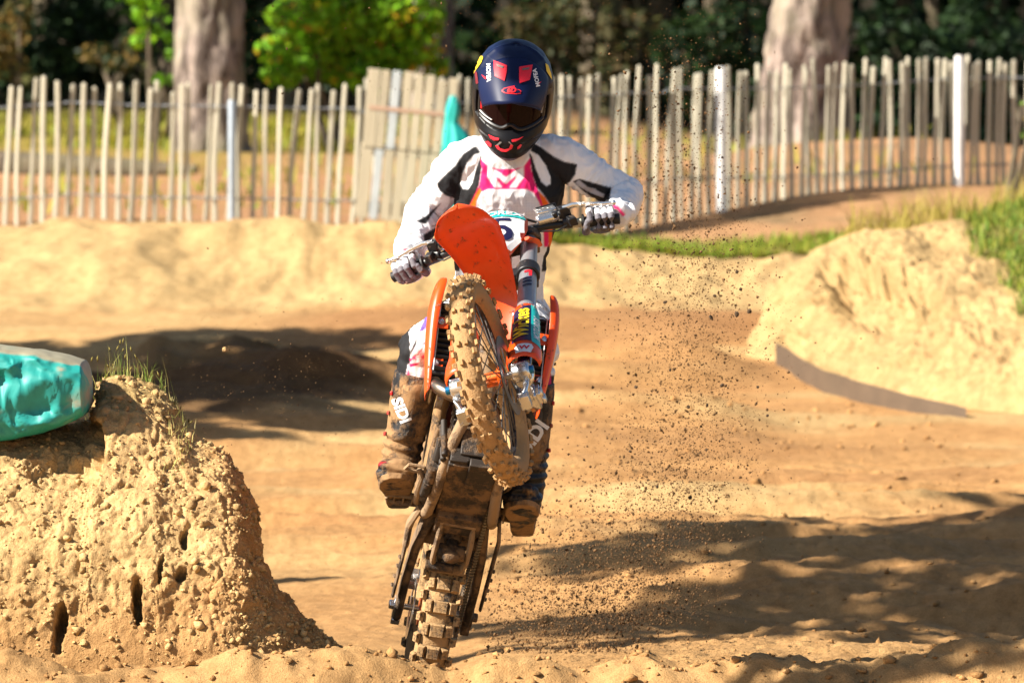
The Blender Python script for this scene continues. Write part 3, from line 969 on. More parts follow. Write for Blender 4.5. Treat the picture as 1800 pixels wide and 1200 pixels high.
# ================================================================== trees
def leaf_cloud(name, centers, radii, n, size, cols, parent=None, seed=1, shell=0.5):
    """many leaf-sized quads spread through the volume of overlapping lobes"""
    r = np.random.RandomState(seed)
    centers = np.asarray(centers, float); radii = np.asarray(radii, float)
    k = r.choice(len(centers), n, p=(radii.prod(1) ** (2 / 3)) / (radii.prod(1) ** (2 / 3)).sum())
    v = r.normal(size=(n, 3)); v /= np.linalg.norm(v, axis=1)[:, None]
    rad = r.rand(n) ** shell
    P = centers[k] + v * radii[k] * rad[:, None]
    keep = fbm(P * (1.1 / radii.mean()) + seed, 3) > -0.16
    P = P[keep]; v = v[keep]; n = len(P)
    nrm = v + 0.9 * r.normal(size=(n, 3)) + np.array((0, 0, 0.4)); nrm /= np.linalg.norm(nrm, axis=1)[:, None]
    u = np.cross(nrm, r.normal(size=(n, 3))); u /= np.linalg.norm(u, axis=1)[:, None] + 1e-9
    w_ = np.cross(nrm, u)
    s = (size * (0.6 + 0.8 * r.rand(n)))[:, None]
    Q = np.stack([P - u * s, P + w_ * s * .55 + nrm * s * .1, P + u * s, P - w_ * s * .55 + nrm * s * .1], 1).reshape(-1, 3)
    F = np.arange(4 * n).reshape(n, 4)
    me = mesh_np(name, Q, F, False)
    cols = np.asarray(cols, float)
    c = cols[r.randint(len(cols), size=n)] * (0.65 + 0.7 * r.rand(n, 1))
    set_col(me, np.repeat(c, 4, 0))
    return link(name, me, M_leaf, parent)

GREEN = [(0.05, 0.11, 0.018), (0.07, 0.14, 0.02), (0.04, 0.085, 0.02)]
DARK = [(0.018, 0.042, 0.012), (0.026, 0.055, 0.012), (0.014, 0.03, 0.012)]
MAPLE = [(0.17, 0.40, 0.014), (0.24, 0.48, 0.016), (0.13, 0.32, 0.014), (0.30, 0.48, 0.016), (0.15, 0.36, 0.014), (0.20, 0.42, 0.014), (0.26, 0.46, 0.016), (0.14, 0.33, 0.014), (0.18, 0.40, 0.014), (0.22, 0.45, 0.02), (0.17, 0.38, 0.015), (0.50, 0.34, 0.02)]
TAN = [(0.24, 0.15, 0.04), (0.17, 0.12, 0.03), (0.10, 0.10, 0.03)]

def trunk_mesh(name, pts, rads, mt, parent, seed=1, n=40, m=70, amp=0.05, flare=0.0):
    P = np.array(pts, float); Rr = np.array(rads, float)
    t = np.linspace(0, len(P) - 1, m)
    c = np.stack([np.interp(t, range(len(P)), P[:, k]) for k in range(3)], 1)
    rr = np.interp(t, range(len(P)), Rr)
    a = np.linspace(0, 2 * np.pi, n, endpoint=False)
    ring = np.stack([np.cos(a), np.sin(a), 0 * a], 1)
    V = c[:, None, :] + ring[None] * rr[:, None, None]
    Q = V.reshape(-1, 3)
    nz = fbm(np.stack([np.repeat(rr, n) * np.tile(np.cos(a), m) * 7, np.repeat(rr, n) * np.tile(np.sin(a), m) * 7, Q[:, 2] * 1.6], 1) + seed, 4, .6)
    fl = flare * np.exp(-(Q[:, 2] - Q[:, 2].min()) / 0.35) * (0.6 + 0.4 * np.sin(np.tile(a, m) * 5 + seed))
    Q = Q + np.tile(ring, (m, 1)) * (amp * nz + fl)[:, None]
    idx = np.arange(n * m).reshape(m, n); i2 = np.roll(idx, -1, 1)
    Fq = np.stack([idx[:-1].ravel(), i2[:-1].ravel(), i2[1:].ravel(), idx[1:].ravel()], 1)
    return link(name, mesh_np(name, Q, Fq, True), mt, parent)

def tree(name, label, x, y, h, rad, crown, cols, mt=None, lean=(0, 0), n=2600, size=0.13, z0=None, group=None, seed=1, big=False, limbs=3, cat='tree', flare=0.1, amp=.03):
    z = gz1(x, y) - 0.08 if z0 is None else z0
    t = empty(name, label, cat, (x, y, z), group)
    rs = random.Random(seed)
    pts = [(0, 0, 0), (lean[0] * .25, lean[1] * .25, h * .25), (lean[0] * .5, lean[1] * .5, h * .5), (lean[0], lean[1], h)]
    trunk_mesh('trunk', pts, [rad * 1.12, rad, rad * .85, rad * .35], mt or M_bark, t, seed, 48 if big else 14, 120 if big else 16, amp if big else rad * .15, flare if big else rad * .5)
    cs, rs_ = [], []
    for c in crown:
        cs.append(c[:3]); rs_.append(c[3:6])
    for k in range(limbs):
        c = crown[k % len(crown)]
        m = MB(); q = 0.45 + 0.12 * k
        s_ = Vector((lean[0] * q, lean[1] * q, h * q))
        e_ = Vector(c[:3]) + Vector((rs.uniform(-.3, .3), rs.uniform(-.3, .3), 0))
        m.tube([s_, s_.lerp(e_, .5) + Vector((0, 0, -.1 * (e_ - s_).length)), e_], [rad * .35, rad * .25, rad * .1], 7)
        m.build('limb', mt or M_barkd, t)
    leaf_cloud('crown', cs, rs_, n, size, cols, t, seed)
    return t

# the two big pines in the sun
def pine(px, pyb, d, rad, leanpx, seed, label, flare, amp):
    x, y = px_x(px, d), d - 20
    H_ = 9.0
    lx = leanpx * H_
    cr = [(lx + dx, dy, 7.6 + dz, 1.9, 1.9, 1.3) for dx, dy, dz in ((-1.2, 0, 0), (1.2, .5, .4), (0, -.8, 1.2), (.2, 1.3, .3))]
    return tree('pine_tree', label, x, y, H_, rad, cr, DARK + GREEN, M_bark, (lx, 0), 2600, .16, py_z(pyb, d), None, seed, True, 4, 'pine tree', flare, amp)
pine(371, 285, 62, 0.335, 0.0, 3, 'thick straight pine trunk with flaking pinkish bark behind the fence at the left', 0.06, .09)
pine(1398, 310, 57, 0.36, 0.085, 8, 'thick leaning pine trunk with spreading foot behind the fence at the right', 0.26, .11)

# leafy maple lit by the sun behind the pallet
def shrub(name, label, px, py0, d, lobes, cols, n, size, seed, cat='bush', group=None, stems=3, zb=None):
    x, y = px_x(px, d), d - 20
    z = gz1(x, y)
    t = empty(name, label, cat, (x, y, z), group)
    cs, rr = [], []
    for lx, ly, w_, h_ in lobes:          # lobes in photo pixels: centre and half sizes
        cs.append((px_x(lx, d) - x, random.uniform(-.3, .3), py_z(ly, d) - z)); rr.append((w_ * d / FPX, w_ * d / FPX * .8, h_ * d / FPX))
    rs = random.Random(seed)
    for k in range(stems):
        c = cs[k % len(cs)]
        m = MB(); e_ = Vector(c)
        m.tube([(rs.uniform(-.1, .1), rs.uniform(-.1, .1), -.1), e_ * .5 + Vector((rs.uniform(-.15, .15), 0, 0)), e_], [.045, .035, .012], 7)
        m.build('stem', M_barkd, t)
    leaf_cloud('foliage', cs, rr, n, size, cols, t, seed, 0.28)
    return t
shrub('maple_bush', 'bright green leafy maple bush with a few orange leaves behind the pallet', 600, 170, 63,
      [(520, 90, 70, 45), (560, 30, 90, 50), (640, 60, 95, 55), (700, 20, 85, 60), (600, 120, 70, 32), (690, 105, 60, 30), (500, 130, 40, 26), (610, -60, 120, 60), (745, 70, 40, 40), (760, 120, 30, 30), (660, 140, 60, 24)], MAPLE, 6500, 0.06, 31, 'maple bush')
shrub('sapling', 'thin sapling with small green leaves left of the thick pine', 285, 190, 64,
      [(265, 30, 40, 30), (300, 80, 26, 22), (250, 70, 26, 16), (285, 140, 22, 14), (250, -30, 60, 40)], MAPLE[:5], 420, 0.05, 32, 'sapling', None, 4)
shrub('brown_bush', 'brown leaved bush at the left edge of the wood', 20, 190, 66,
      [(15, 110, 40, 30), (0, 60, 50, 40), (35, 20, 30, 26), (-60, 80, 60, 60)], TAN, 700, 0.055, 33)
shrub('fern_bush', 'small rusty bush in the shade between the left pine and the brown bush', 190, 190, 70,
      [(170, 95, 40, 20), (215, 110, 36, 18), (240, 75, 30, 20)], TAN + DARK, 500, 0.05, 34)
shrub('olive_bush', 'dim olive undergrowth right of the rider', 1010, 190, 74,
      [(990, 70, 70, 45), (1060, 110, 60, 40), (930, 40, 60, 40), (1010, 20, 70, 40), (1120, 60, 60, 50)], [(0.07, 0.07, 0.02), (0.05, 0.06, 0.02), (0.10, 0.07, 0.025)], 1500, 0.055, 35)
shrub('holly_bush', 'dark green bush behind the fence right of the leaning pine', 1620, 250, 68,
      [(1560, 60, 60, 60), (1640, 90, 80, 60), (1720, 60, 70, 70), (1600, 150, 90, 50), (1700, 170, 90, 60), (1790, 110, 60, 80), (1560, 230, 70, 50), (1660, 250, 90, 40), (1760, 250, 80, 40)], DARK + [(0.04, 0.08, 0.03)], 4200, 0.06, 36)
shrub('dark_bush', 'dark bush left of the leaning pine', 1230, 230, 70,
      [(1200, 90, 60, 60), (1270, 60, 60, 60), (1240, 160, 70, 50), (1310, 140, 50, 60), (1330, 220, 50, 40)], DARK, 2200, 0.06, 37)
shrub('yew_bush', 'very dark bush between the left pine and the bright maple', 450, 200, 76,
      [(440, 60, 40, 60), (460, 140, 40, 40), (100, 70, 90, 70), (160, 30, 60, 60), (330, 90, 60, 60)], DARK, 2000, 0.065, 38)
shrub('leafy_spray', 'leafy green spray at the right edge of the picture in front of the fence', 1798, 250, 44.5,
      [(1801, 192, 10, 16), (1806, 235, 14, 10), (1812, 215, 16, 30)], [(0.14, 0.26, 0.03), (0.30, 0.22, 0.06)], 90, 0.02, 39, 'shrub')

# trees of the dark wood behind: trunks one can tell apart, crowns above the picture, each its own thing
rt = random.Random(77)
trk = [(762, 74, .23, 'slim pinkish trunk'), (1072, 74.5, .14, 'mossy slim trunk')]
for i, (px, d, rad, lb_) in enumerate(trk):
    x, y = px_x(px, d), d - 20
    tree('wood_tree', lb_ + (' directly behind the maple bush' if i == 0 else ' in the dark wood right of the helmet'), x, y, 9, rad,
         [(0, 0, 6.2, 2.3, 2.3, 2.2), (1.3, .6, 5.2, 1.8, 1.8, 1.3), (-1.4, -.2, 5.4, 1.8, 1.8, 1.4)], DARK, M_bark if i == 0 else mat('mossy_bark', (0.085, 0.075, 0.028), 0.9, var=.3, vscale=6, bump=.01, bscale=20), (0, 0), 1500, .2, None, None, 80 + i)
def px_of(x, y): return 900 + x * FPX / (20 + y)
k = 0
for row, y in enumerate((55.5, 60, 65, 71, 78, 86)):
    for j in range(9):
        x = -13 + 3.25 * j + (1.6 if row % 2 else 0) + rt.uniform(-.6, .6)
        hh = rt.uniform(9, 12)
        if abs(px_of(x, y) - 890) < 75: x += 1.1
        cr = [(rt.uniform(-.9, .9), rt.uniform(-.9, .9), z_, 2.2, 2.2, 1.6) for z_ in (3.9, 5.4, 7.0, 8.4)] if row < 4 else [(rt.uniform(-.9, .9), 0, z_, 2.4, 1.8, 1.8) for z_ in (1.2, 3.2, 5.4, 7.5)]
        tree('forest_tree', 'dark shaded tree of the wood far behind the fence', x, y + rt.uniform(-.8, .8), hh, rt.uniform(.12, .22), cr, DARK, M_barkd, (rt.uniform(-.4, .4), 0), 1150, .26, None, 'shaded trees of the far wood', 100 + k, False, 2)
        k += 1
# undergrowth filling the floor of the wood
r = np.random.RandomState(4)
cs = [(x_, y_, gz1(x_, y_) + .4) for x_, y_ in zip(r.uniform(-11, 11, 120), r.uniform(56, 76, 120))]
u_ = leaf_cloud('undergrowth', cs, [(1.0, .8, r.uniform(.4, 1.0)) for _ in cs], 9000, .14, DARK + TAN[2:], None, 9)
tag(u_, kind='stuff')

# trees beside the track (left of the view) that throw the shade on the sand
def shade_tree(tx, ty, tz, t_, lobes, label, seed, n=2600, size=.14):
    c = Vector((tx, ty, tz)) + SUN * t_
    z = gz1(c.x, c.y)
    cr = [(a_, b_, c.z - z + e_, f_, f_, g_) for a_, b_, e_, f_, g_ in lobes]
    tree('birch_tree', label, c.x, c.y, c.z - z + .6, .11, cr, GREEN, M_barkd, (0, 0), n, size, None, None, seed)
shade_tree(2.5, 6.2, 0, 10.5, [(0, 0, 0, 1.5, 1.0), (1.6, 1.9, -.3, 1.3, .7), (-1.2, -1.0, .2, 1.2, .7), (.4, .9, .5, 1.3, .8)], 'leafy tree beside the track, nearest the left bank', 201, 3600)
shade_tree(2.2, 3.0, 0, 9.0, [(0, 0, 0, 1.2, .7), (1.2, .6, .2, 1.1, .6), (-1.3, .3, -.2, .8, .4)], 'small leafy tree beside the track, just behind the left bank', 203, 2400, .12)
shade_tree(-1.5, 15.0, 0.1, 9.0, [(0, 0, 0, .9, .6), (-1.2, .6, -.2, 1.0, .6), (.5, 1.5, .1, .9, .5), (-1.8, -.8, -.2, .8, .5), (.6, -1.4, 0, .8, .35), (-.3, -2.4, 0, .7, .3)], 'leafy tree beside the track, the middle one along its left side', 202, 6500, .13)
shade_tree(-1.7, 18.6, 0.2, 9.0, [(.0, 0, 0, 1.0, .7), (-1.3, .2, -.5, 1.1, .5), (.3, 1.0, .1, .6, .5), (-.4, -1.2, -.3, .9, .5)], 'leafy tree beside the track, farthest back along its left side', 204, 6500, .13)
shade_tree(2.5, -0.6, 0.25, 8.0, [(0, 0, 0, .75, .4), (.9, 1.2, .1, .9, .5), (1.5, .2, -.1, .7, .4)], 'slender leafy tree beside the track, nearest the camera', 205, 2600, .10)
# ================================================================== motorcycle
B_POS = Vector((-0.26714, 0.0003, 0.34933))
PITCH, LEAN, YAW, STEER = 0.61239, -0.16696, 0.06644, -0.48102
RAX = Vector((0, 0, 0.335)); FAX = Vector((1.485, 0, 0.345))
RAKE = math.radians(26.1)
AXS = Vector((-math.sin(RAKE), 0, math.cos(RAKE))); FWD = Vector((math.cos(RAKE), 0, math.sin(RAKE)))
S0 = FAX - 0.057 * FWD
_Rs = Matrix.Rotation(STEER, 3, AXS)
def St(p): return S0 + _Rs @ (Vector(p) - S0)
def fp(lat, t, off=0.0): return FAX - 0.035 * FWD + AXS * t + Vector((0, lat, 0)) + FWD * off
_R = Matrix.Rotation(YAW, 3, 'Z') @ Matrix(((0, 1, 0), (-1, 0, 0), (0, 0, 1))) @ Matrix.Rotation(LEAN, 3, 'X') @ Matrix.Rotation(-PITCH, 3, 'Y')
BM = Matrix.Translation(B_POS) @ _R.to_4x4() @ Matrix.Translation(-RAX)
BMI = BM.inverted()
bike = empty('dirt_bike', 'orange motocross bike pulling a wheelie on the sand, front wheel in the air', 'motorcycle')
bike.matrix_world = BM

K_or = mat('orange_plastic', (0.82, 0.075, 0.003), 0.36, var=0.05, mud=0.02, mscale=34, coat=0.15)
K_orm = mat('orange_metal', (0.75, 0.12, 0.01), 0.35, 0.4, mud=0.15)
K_blk = mat('black_plastic', (0.012, 0.012, 0.014), 0.42, mud=0.10)
K_blkm = mat('black_muddy', (0.016, 0.015, 0.014), 0.5, mud=0.55, mscale=12)
K_rub = mat('black_rubber', (0.014, 0.014, 0.014), 0.6)
K_sil = mat('bright_alloy', (0.72, 0.72, 0.72), 0.24, 0.9, var=.1, mud=0.12, mscale=20)
K_steel = mat('steel', (0.55, 0.54, 0.52), 0.3, 0.95, mud=0.10)
K_spoke = mat('dull_spoke', (0.12, 0.11, 0.10), 0.4, 0.8)
K_fork = mat('grey_fork_tube', (0.36, 0.37, 0.39), 0.32, 0.55)
K_navy = mat('navy_fork_leg', (0.012, 0.02, 0.10), 0.25, 0.3)
K_tyre = mat('muddy_tyre', (0.03, 0.026, 0.022), 0.85, mud=0.98, mscale=16, mudcol=(0.43, 0.25, 0.105), bump=.002)
K_carc = mat('tyre_carcass', (0.03, 0.026, 0.022), 0.85, mud=0.84, mscale=26, mudcol=(0.40, 0.235, 0.10), bump=.002)
K_tyred = mat('rear_tyre', (0.035, 0.03, 0.026), 0.8, mud=0.62, mscale=22, mudcol=(0.45, 0.27, 0.12), bump=.002)
K_eng = mat('muddy_engine', (0.035, 0.026, 0.02), 0.6, 0.2, mud=.32, mscale=10, mudcol=(0.20, 0.115, 0.055))
K_frame = mat('muddy_frame', (0.09, 0.055, 0.035), 0.6, mud=.62, mscale=9, mudcol=(0.31, 0.20, 0.11))
K_swing = mat('dirty_swingarm', (0.06, 0.045, 0.035), 0.5, 0.35, mud=0.45, mscale=9, mudcol=(0.22, 0.14, 0.08))
K_pipe = mat('heated_steel_pipe', (0.36, 0.29, 0.23), 0.28, 0.95, var=.2, vscale=9)
K_white = mat('white_plate', (0.78, 0.78, 0.77), 0.4, var=.03)
K_tealp = mat('teal_sticker', (0.01, 0.48, 0.46), 0.4, var=.03)
K_navyp = mat('navy_print', (0.012, 0.012, 0.05), 0.4, var=.03)
K_whp = mat('white_print', (0.8, 0.8, 0.8), 0.4, var=.02)
K_yel = mat('yellow_print', (0.85, 0.58, 0.02), 0.4, var=.02)
K_red = mat('red_print', (0.75, 0.02, 0.03), 0.4, var=.03)
K_blue = mat('blue_anodised', (0.01, 0.16, 0.35), 0.3, 0.6)
K_chain = mat('chain_steel', (0.28, 0.25, 0.21), 0.35, 0.8, mud=0.3, mscale=25)
K_copper = mat('copper_pad', (0.6, 0.28, 0.14), 0.4, 0.8)

def part(name, m, mt, bevel=0, sub=0, solid=0, parent=None, steer=False, smooth=True):
    if steer: m.v = [St(p) for p in m.v]
    return m.build(name, mt, parent or bike, bevel, smooth, sub, solid)

# ---------------------------------------------------------------- wheels
def torus(m, c, axis, R, prof, n=72):
    """prof: closed list of (axial, radial offset from R)"""
    m.lathe([(a, R + b) for a, b in prof], c, axis, n, closed=True)

def tyre_prof(w_, h, n=18):
    return [(w_ * math.copysign(abs(math.cos(a)) ** 0.8, math.cos(a)), h * math.copysign(abs(math.sin(a)) ** 0.9, math.sin(a))) for a in np.linspace(0, 2 * math.pi, n, endpoint=False)]

def wheel(c, R, w_, h, knobs, tmat, kmat, steer, nm, rimw, rimR):
    m = MB(); torus(m, c, (0, 1, 0), R - h, tyre_prof(w_, h))
    ty = part(nm + '_tyre', m, tmat, steer=steer)
    Rx = _Rs if steer else Matrix.Identity(3)
    for rows, cnt, size, nmk in knobs:
        k = MB()
        k.box((0, 0, size[2] / 2), size, None, 0, (0.84, 0.80))
        meK = k.mesh(nmk, False)
        for lat, tilt, ph in rows:
            for i in range(cnt):
                a = 2 * math.pi * (i + ph) / cnt
                rad = Vector((math.cos(a), 0, math.sin(a))); tan = Vector((-math.sin(a), 0, math.cos(a)))
                up = (rad * math.cos(tilt) + Vector((0, 1, 0)) * math.sin(tilt)).normalized()
                side = tan.cross(up) * -1
                # tyre carcass surface at this tilt
                p = Vector(c) + rad * (R - h) + rad * (h * max(0, math.cos(tilt * 1.0)) ** 0.9) * 0.985 + Vector((0, lat, 0))
                if steer: p = St(p)
                mx = Matrix((Rx @ side, Rx @ tan, Rx @ up)).transposed().to_4x4()
                mx.translation = p
                o = link(nmk, meK, kmat, ty)
                o.matrix_local = mx @ Matrix.Diagonal((random.uniform(.9, 1.08), random.uniform(.9, 1.08), random.uniform(.85, 1.05), 1))
    return ty

# front: 80/100-21, soil-terrain knobs
fk = [([(0.012, 0.16, 0), (-0.012, -0.16, 0.0)], 34, (0.013, 0.017, 0.012), 'tread_knob'),
      ([(0.031, 0.62, .5), (-0.031, -0.62, .5)], 34, (0.013, 0.020, 0.013), 'tread_knob'),
      ([(0.038, 1.12, 0), (-0.038, -1.12, 0)], 34, (0.011, 0.018, 0.011), 'tread_knob')]
wheel(FAX, 0.337, 0.039, 0.042, fk, K_carc, K_tyre, True, 'front', .05, .265)
rk = [([(0.0, 0.0, 0.0)], 26, (0.046, 0.046, 0.016), 'tread_block'),
      ([(0.036, 0.42, 0.0), (-0.036, -0.42, 0.0)], 26, (0.024, 0.044, 0.016), 'tread_block'),
      ([(0.056, 0.95, 0.5), (-0.056, -0.95, 0.5)], 26, (0.020, 0.036, 0.015), 'tread_block')]
wheel(RAX, 0.322, 0.059, 0.055, rk, K_tyred, K_tyred, False, 'rear', .06, .24)

def rim(c, R, w_, steer, nm, hubr, hubw, hubmat):
    m = MB()
    torus(m, c, (0, 1, 0), R, [(-w_, .012), (-w_ * .9, .014), (-w_ * .7, -.002), (-w_ * .3, -.016), (w_ * .3, -.016), (w_ * .7, -.002), (w_ * .9, .014), (w_, .012), (w_ * .9, -.004), (w_ * .35, -.024), (-w_ * .35, -.024), (-w_ * .9, -.004)], 64)
    r_ = part(nm + '_rim', m, K_blk, steer=steer)
    m = MB()
    m.lathe([(-hubw, hubr * .8), (-hubw, hubr * 1.25), (-hubw * .8, hubr * 1.25), (-hubw * .6, hubr * .8), (hubw * .6, hubr * .8), (hubw * .8, hubr * 1.25), (hubw, hubr * 1.25), (hubw, hubr * .8)], c, (0, 1, 0), 24)
    part(nm + '_hub', m, hubmat, steer=steer)
    for k in range(36):
        a = 2 * math.pi * k / 36; sd = 1 if k % 2 else -1
        b = a + (0.42 if k % 4 < 2 else -0.42)
        m = MB()
        m.tube([Vector(c) + Vector((math.cos(b) * hubr * 1.2, sd * hubw * .9, math.sin(b) * hubr * 1.2)), Vector(c) + Vector((math.cos(a) * (R - .02), sd * .006, math.sin(a) * (R - .02)))], 0.0021, 5)
        part('spoke', m, K_spoke, steer=steer, parent=r_)
rim(FAX, .276, .026, True, 'front', .030, .045, K_orm)
rim(RAX, .250, .032, False, 'rear', .045, .05, K_orm)

# front brake disc and caliper on the left leg, axle
m = MB(); torus(m, FAX + Vector((0, .062, 0)), (0, 1, 0), .112, [(-.0016, -.018), (.0016, -.018), (.0016, .018), (-.0016, .018)], 48)
for k in range(6):
    a = k * math.pi / 3
    m.box(FAX + Vector((math.cos(a) * .07, .062, math.sin(a) * .07)), (.012, .003, .055), Matrix.Rotation(-a + math.pi / 2, 3, 'Y'))
part('front_brake_disc', m, K_spoke, steer=True)
m = MB()
cc = fp(.088, .085, -.115)
Rt = Matrix.Rotation(RAKE * -1 + .5, 3, 'Y')
m.box(cc, (.085, .052, .05), Rt); m.box(cc + Vector((.01, .03, 0)), (.06, .02, .04), Rt)
m.lathe([(0, .017), (.012, .017)], cc + Rt @ Vector((.022, .034, 0)), (0, 1, 0), 14)
m.lathe([(0, .017), (.012, .017)], cc + Rt @ Vector((-.022, .034, 0)), (0, 1, 0), 14)
m.tube([cc + Vector((.02, .01, -.02)), fp(.1, .03, -.03)], .012, 8)
cal = part('front_brake_caliper', m, K_sil, steer=True, bevel=.004)
m = MB(); m.box(cc + Rt @ Vector((-.035, -.004, -.012)), (.02, .012, .03), Rt); part('brake_pad', m, K_copper, steer=True, parent=cal)
m = MB(); m.lathe([(-.13, .011), (.13, .011)], FAX, (0, 1, 0), 16); part('front_axle', m, K_steel, steer=True)

# ---------------------------------------------------------------- fork
for s in (1, -1):
    lat = .103 * s
    m = MB()
    m.lathe([(0, .027), (.012, .0315), (.03, .0315), (.20, .031), (.24, .029), (.50, .0285), (.52, .026), (.535, .026)], fp(lat, .41), AXS, 28)
    ft = part('fork_outer_tube', m, K_fork, steer=True)
    m = MB(); m.lathe([(0, .0325), (.035, .0325), (.045, .030)], fp(lat, .385), AXS, 24); part('fork_seal', m, K_blk, steer=True, parent=ft)
    m = MB(); m.lathe([(0, .024), (.40, .024)], fp(lat, .03), AXS, 20); part('fork_stanchion', m, K_navy, steer=True)
    # axle lug, cast
    m = MB()
    m.lathe([(0, .024), (.014, .032), (.05, .034), (.075, .030), (.08, .026)], fp(lat, -.005), AXS, 20)
    m.lathe([(-.026, .026), (-.02, .030), (.026, .030), (.032, .024)], FAX + Vector((0, lat, 0)), (0, 1, 0), 22)
    m.tube([fp(lat + .012 * s, .02, .026), fp(lat + .012 * s, -.045, .012), fp(lat, -.085, -.012)], [(.012, .018), (.008, .014), (.012, .018)], 10)
    m.box(fp(lat, -.088, -.02), (.05, .034, .03), Matrix.Rotation(-RAKE, 3, 'Y'))
    m.box(fp(lat, .03, .03), (.03, .046, .034), Matrix.Rotation(-RAKE, 3, 'Y'))
    for dz in (.02, .042):
        m.lathe([(-.03, .005), (.03, .005)], fp(lat, dz, .042), (0, 1, 0), 8)
    part('axle_clamp', m, K_sil, steer=True, bevel=.003)
    m = MB(); m.lathe([(0, .0135), (.012, .0135), (.014, .011)], FAX + Vector((0, lat + .030 * s, 0)) , (0, s, 0), 18)
    part('axle_bolt', m, K_blue, steer=True)
    # guard: half shell in front of the stanchion
    m = MB(); rows = []
    for k in range(13):
        q = k / 12
        t = .075 + .345 * q
        wd = np.interp(q, [0, .1, .25, .4, .85, 1], [.050, .058, .055, .047, .044, .037])
        rows.append([fp(lat + math.sin(a) * wd * 1.0, t, math.cos(a) * wd * .92 + .004) for a in np.linspace(-1.75, 1.75, 17)])
    m.grid(rows)
    g = part('fork_guard', m, K_or, steer=True, solid=.003)
    if s == 1: GUARD = g; TUBE = ft
    for (t_, a_) in ((.405, -.9), (.405, .9), (.40, 0), (.10, 1.2), (.10, -1.2)):
        m = MB(); m.lathe([(0, .005), (.006, .005)], fp(lat + math.sin(a_) * .044, t_, math.cos(a_) * .042), FWD * math.cos(a_) + Vector((0, math.sin(a_), 0)), 8)
        part('guard_bolt', m, K_sil, steer=True, parent=g)
bG = [bvh_of(GUARD)]; bT = [bvh_of(TUBE)]
# stickers on the left guard, thrown from a spot between front and outer side
def ds(name, vf, o, u, v, tg, mt, parent, off=.003, rot=0):
    return decal(name, vf, St(o), _Rs @ Vector(u), _Rs @ Vector(v), tg, mt, parent, off, .2)
u1 = (Vector((0, 1, 0)) * .96 - FWD * .28).normalized(); n1 = u1.cross(AXS)
oG = fp(.103, .245) + n1 * .05
ds('sticker', poly_mesh([(-.040, -.085), (.020, -.085), (.022, .165), (-.036, .135)], .012), oG, u1, AXS, bG, K_navyp, GUARD)
ds('sticker', poly_mesh([(-.026, -.155), (.02, -.155), (.028, -.125), (.022, -.108), (-.02, -.108), (-.03, -.125)], .012), oG, u1, AXS, bG, K_whp, GUARD, .0034)
u2 = (Vector((0, 1, 0)) * .70 - FWD * .71).normalized(); n2 = u2.cross(AXS)
oG2 = fp(.103, .255) + n2 * .05
ds('sticker', poly_mesh([(-.006, -.10), (.030, -.11), (.034, .10), (.020, .14), (-.006, .155)], .012), oG2, u2, AXS, bG, K_tealp, GUARD, .0036)
def rot90(vf, ang):
    c, s = math.cos(ang), math.sin(ang)
    return [Vector((p.x * c - p.y * s, p.x * s + p.y * c, 0)) for p in vf[0]], vf[1]
def shift(vf, dx, dy): return [p + Vector((dx, dy, 0)) for p in vf[0]], vf[1]
ds('lettering', rot90(text_mesh('Wickes', .062, .0016), math.pi / 2), oG + AXS * .035 - u1 * .010, u1, AXS, bG, K_yel, GUARD, .0052)
ds('lettering', rot90(text_mesh('MOTOREX', .030, .0008), math.pi / 2), oG2 + u2 * .014 + AXS * .005, u2, AXS, bG, K_whp, GUARD, .0056)
ds('lettering', text_mesh('W', .030, .0012), oG - AXS * .133, u1, AXS, bG, K_red, GUARD, .0042)
oT = fp(.103, .60) + n1 * .04
ds('emblem', poly_mesh([(-.010, .045), (.014, .052), (.014, .012), (.004, .008), (.004, .036), (-.010, .030)], .01), oT, u1, AXS, bT, K_red, TUBE, .002)
for k in range(3):
    y0 = -.004 - .022 * k
    ds('emblem', poly_mesh([(-.014, y0), (.014, y0 + .010), (.014, y0 + .001), (-.014, y0 - .010)], .01), oT, u1, AXS, bT, K_navyp, TUBE, .002)

# clamps
for t, nm, hw, mt in ((.68, 'lower_triple_clamp', .05, K_blk), (.90, 'upper_triple_clamp', .036, K_blk)):
    m = MB()
    for s in (1, -1):
        m.lathe([(-hw / 2, .040), (hw / 2, .040)], fp(.103 * s, t), AXS, 24)
    m.box(fp(0, t, -.012), (.062, .19, hw * .9), Matrix.Rotation(-RAKE, 3, 'Y'))
    for s in (1, -1):
        m.box(fp(.103 * s, t, -.042), (.022, .045, hw * .8), Matrix.Rotation(-RAKE, 3, 'Y'))
    part(nm, m, mt, steer=True, bevel=.004)
m = MB(); m.lathe([(-.02, .02), (.30, .02)], fp(0, .64, -.03), AXS, 16); part('steering_stem', m, K_steel, steer=True)

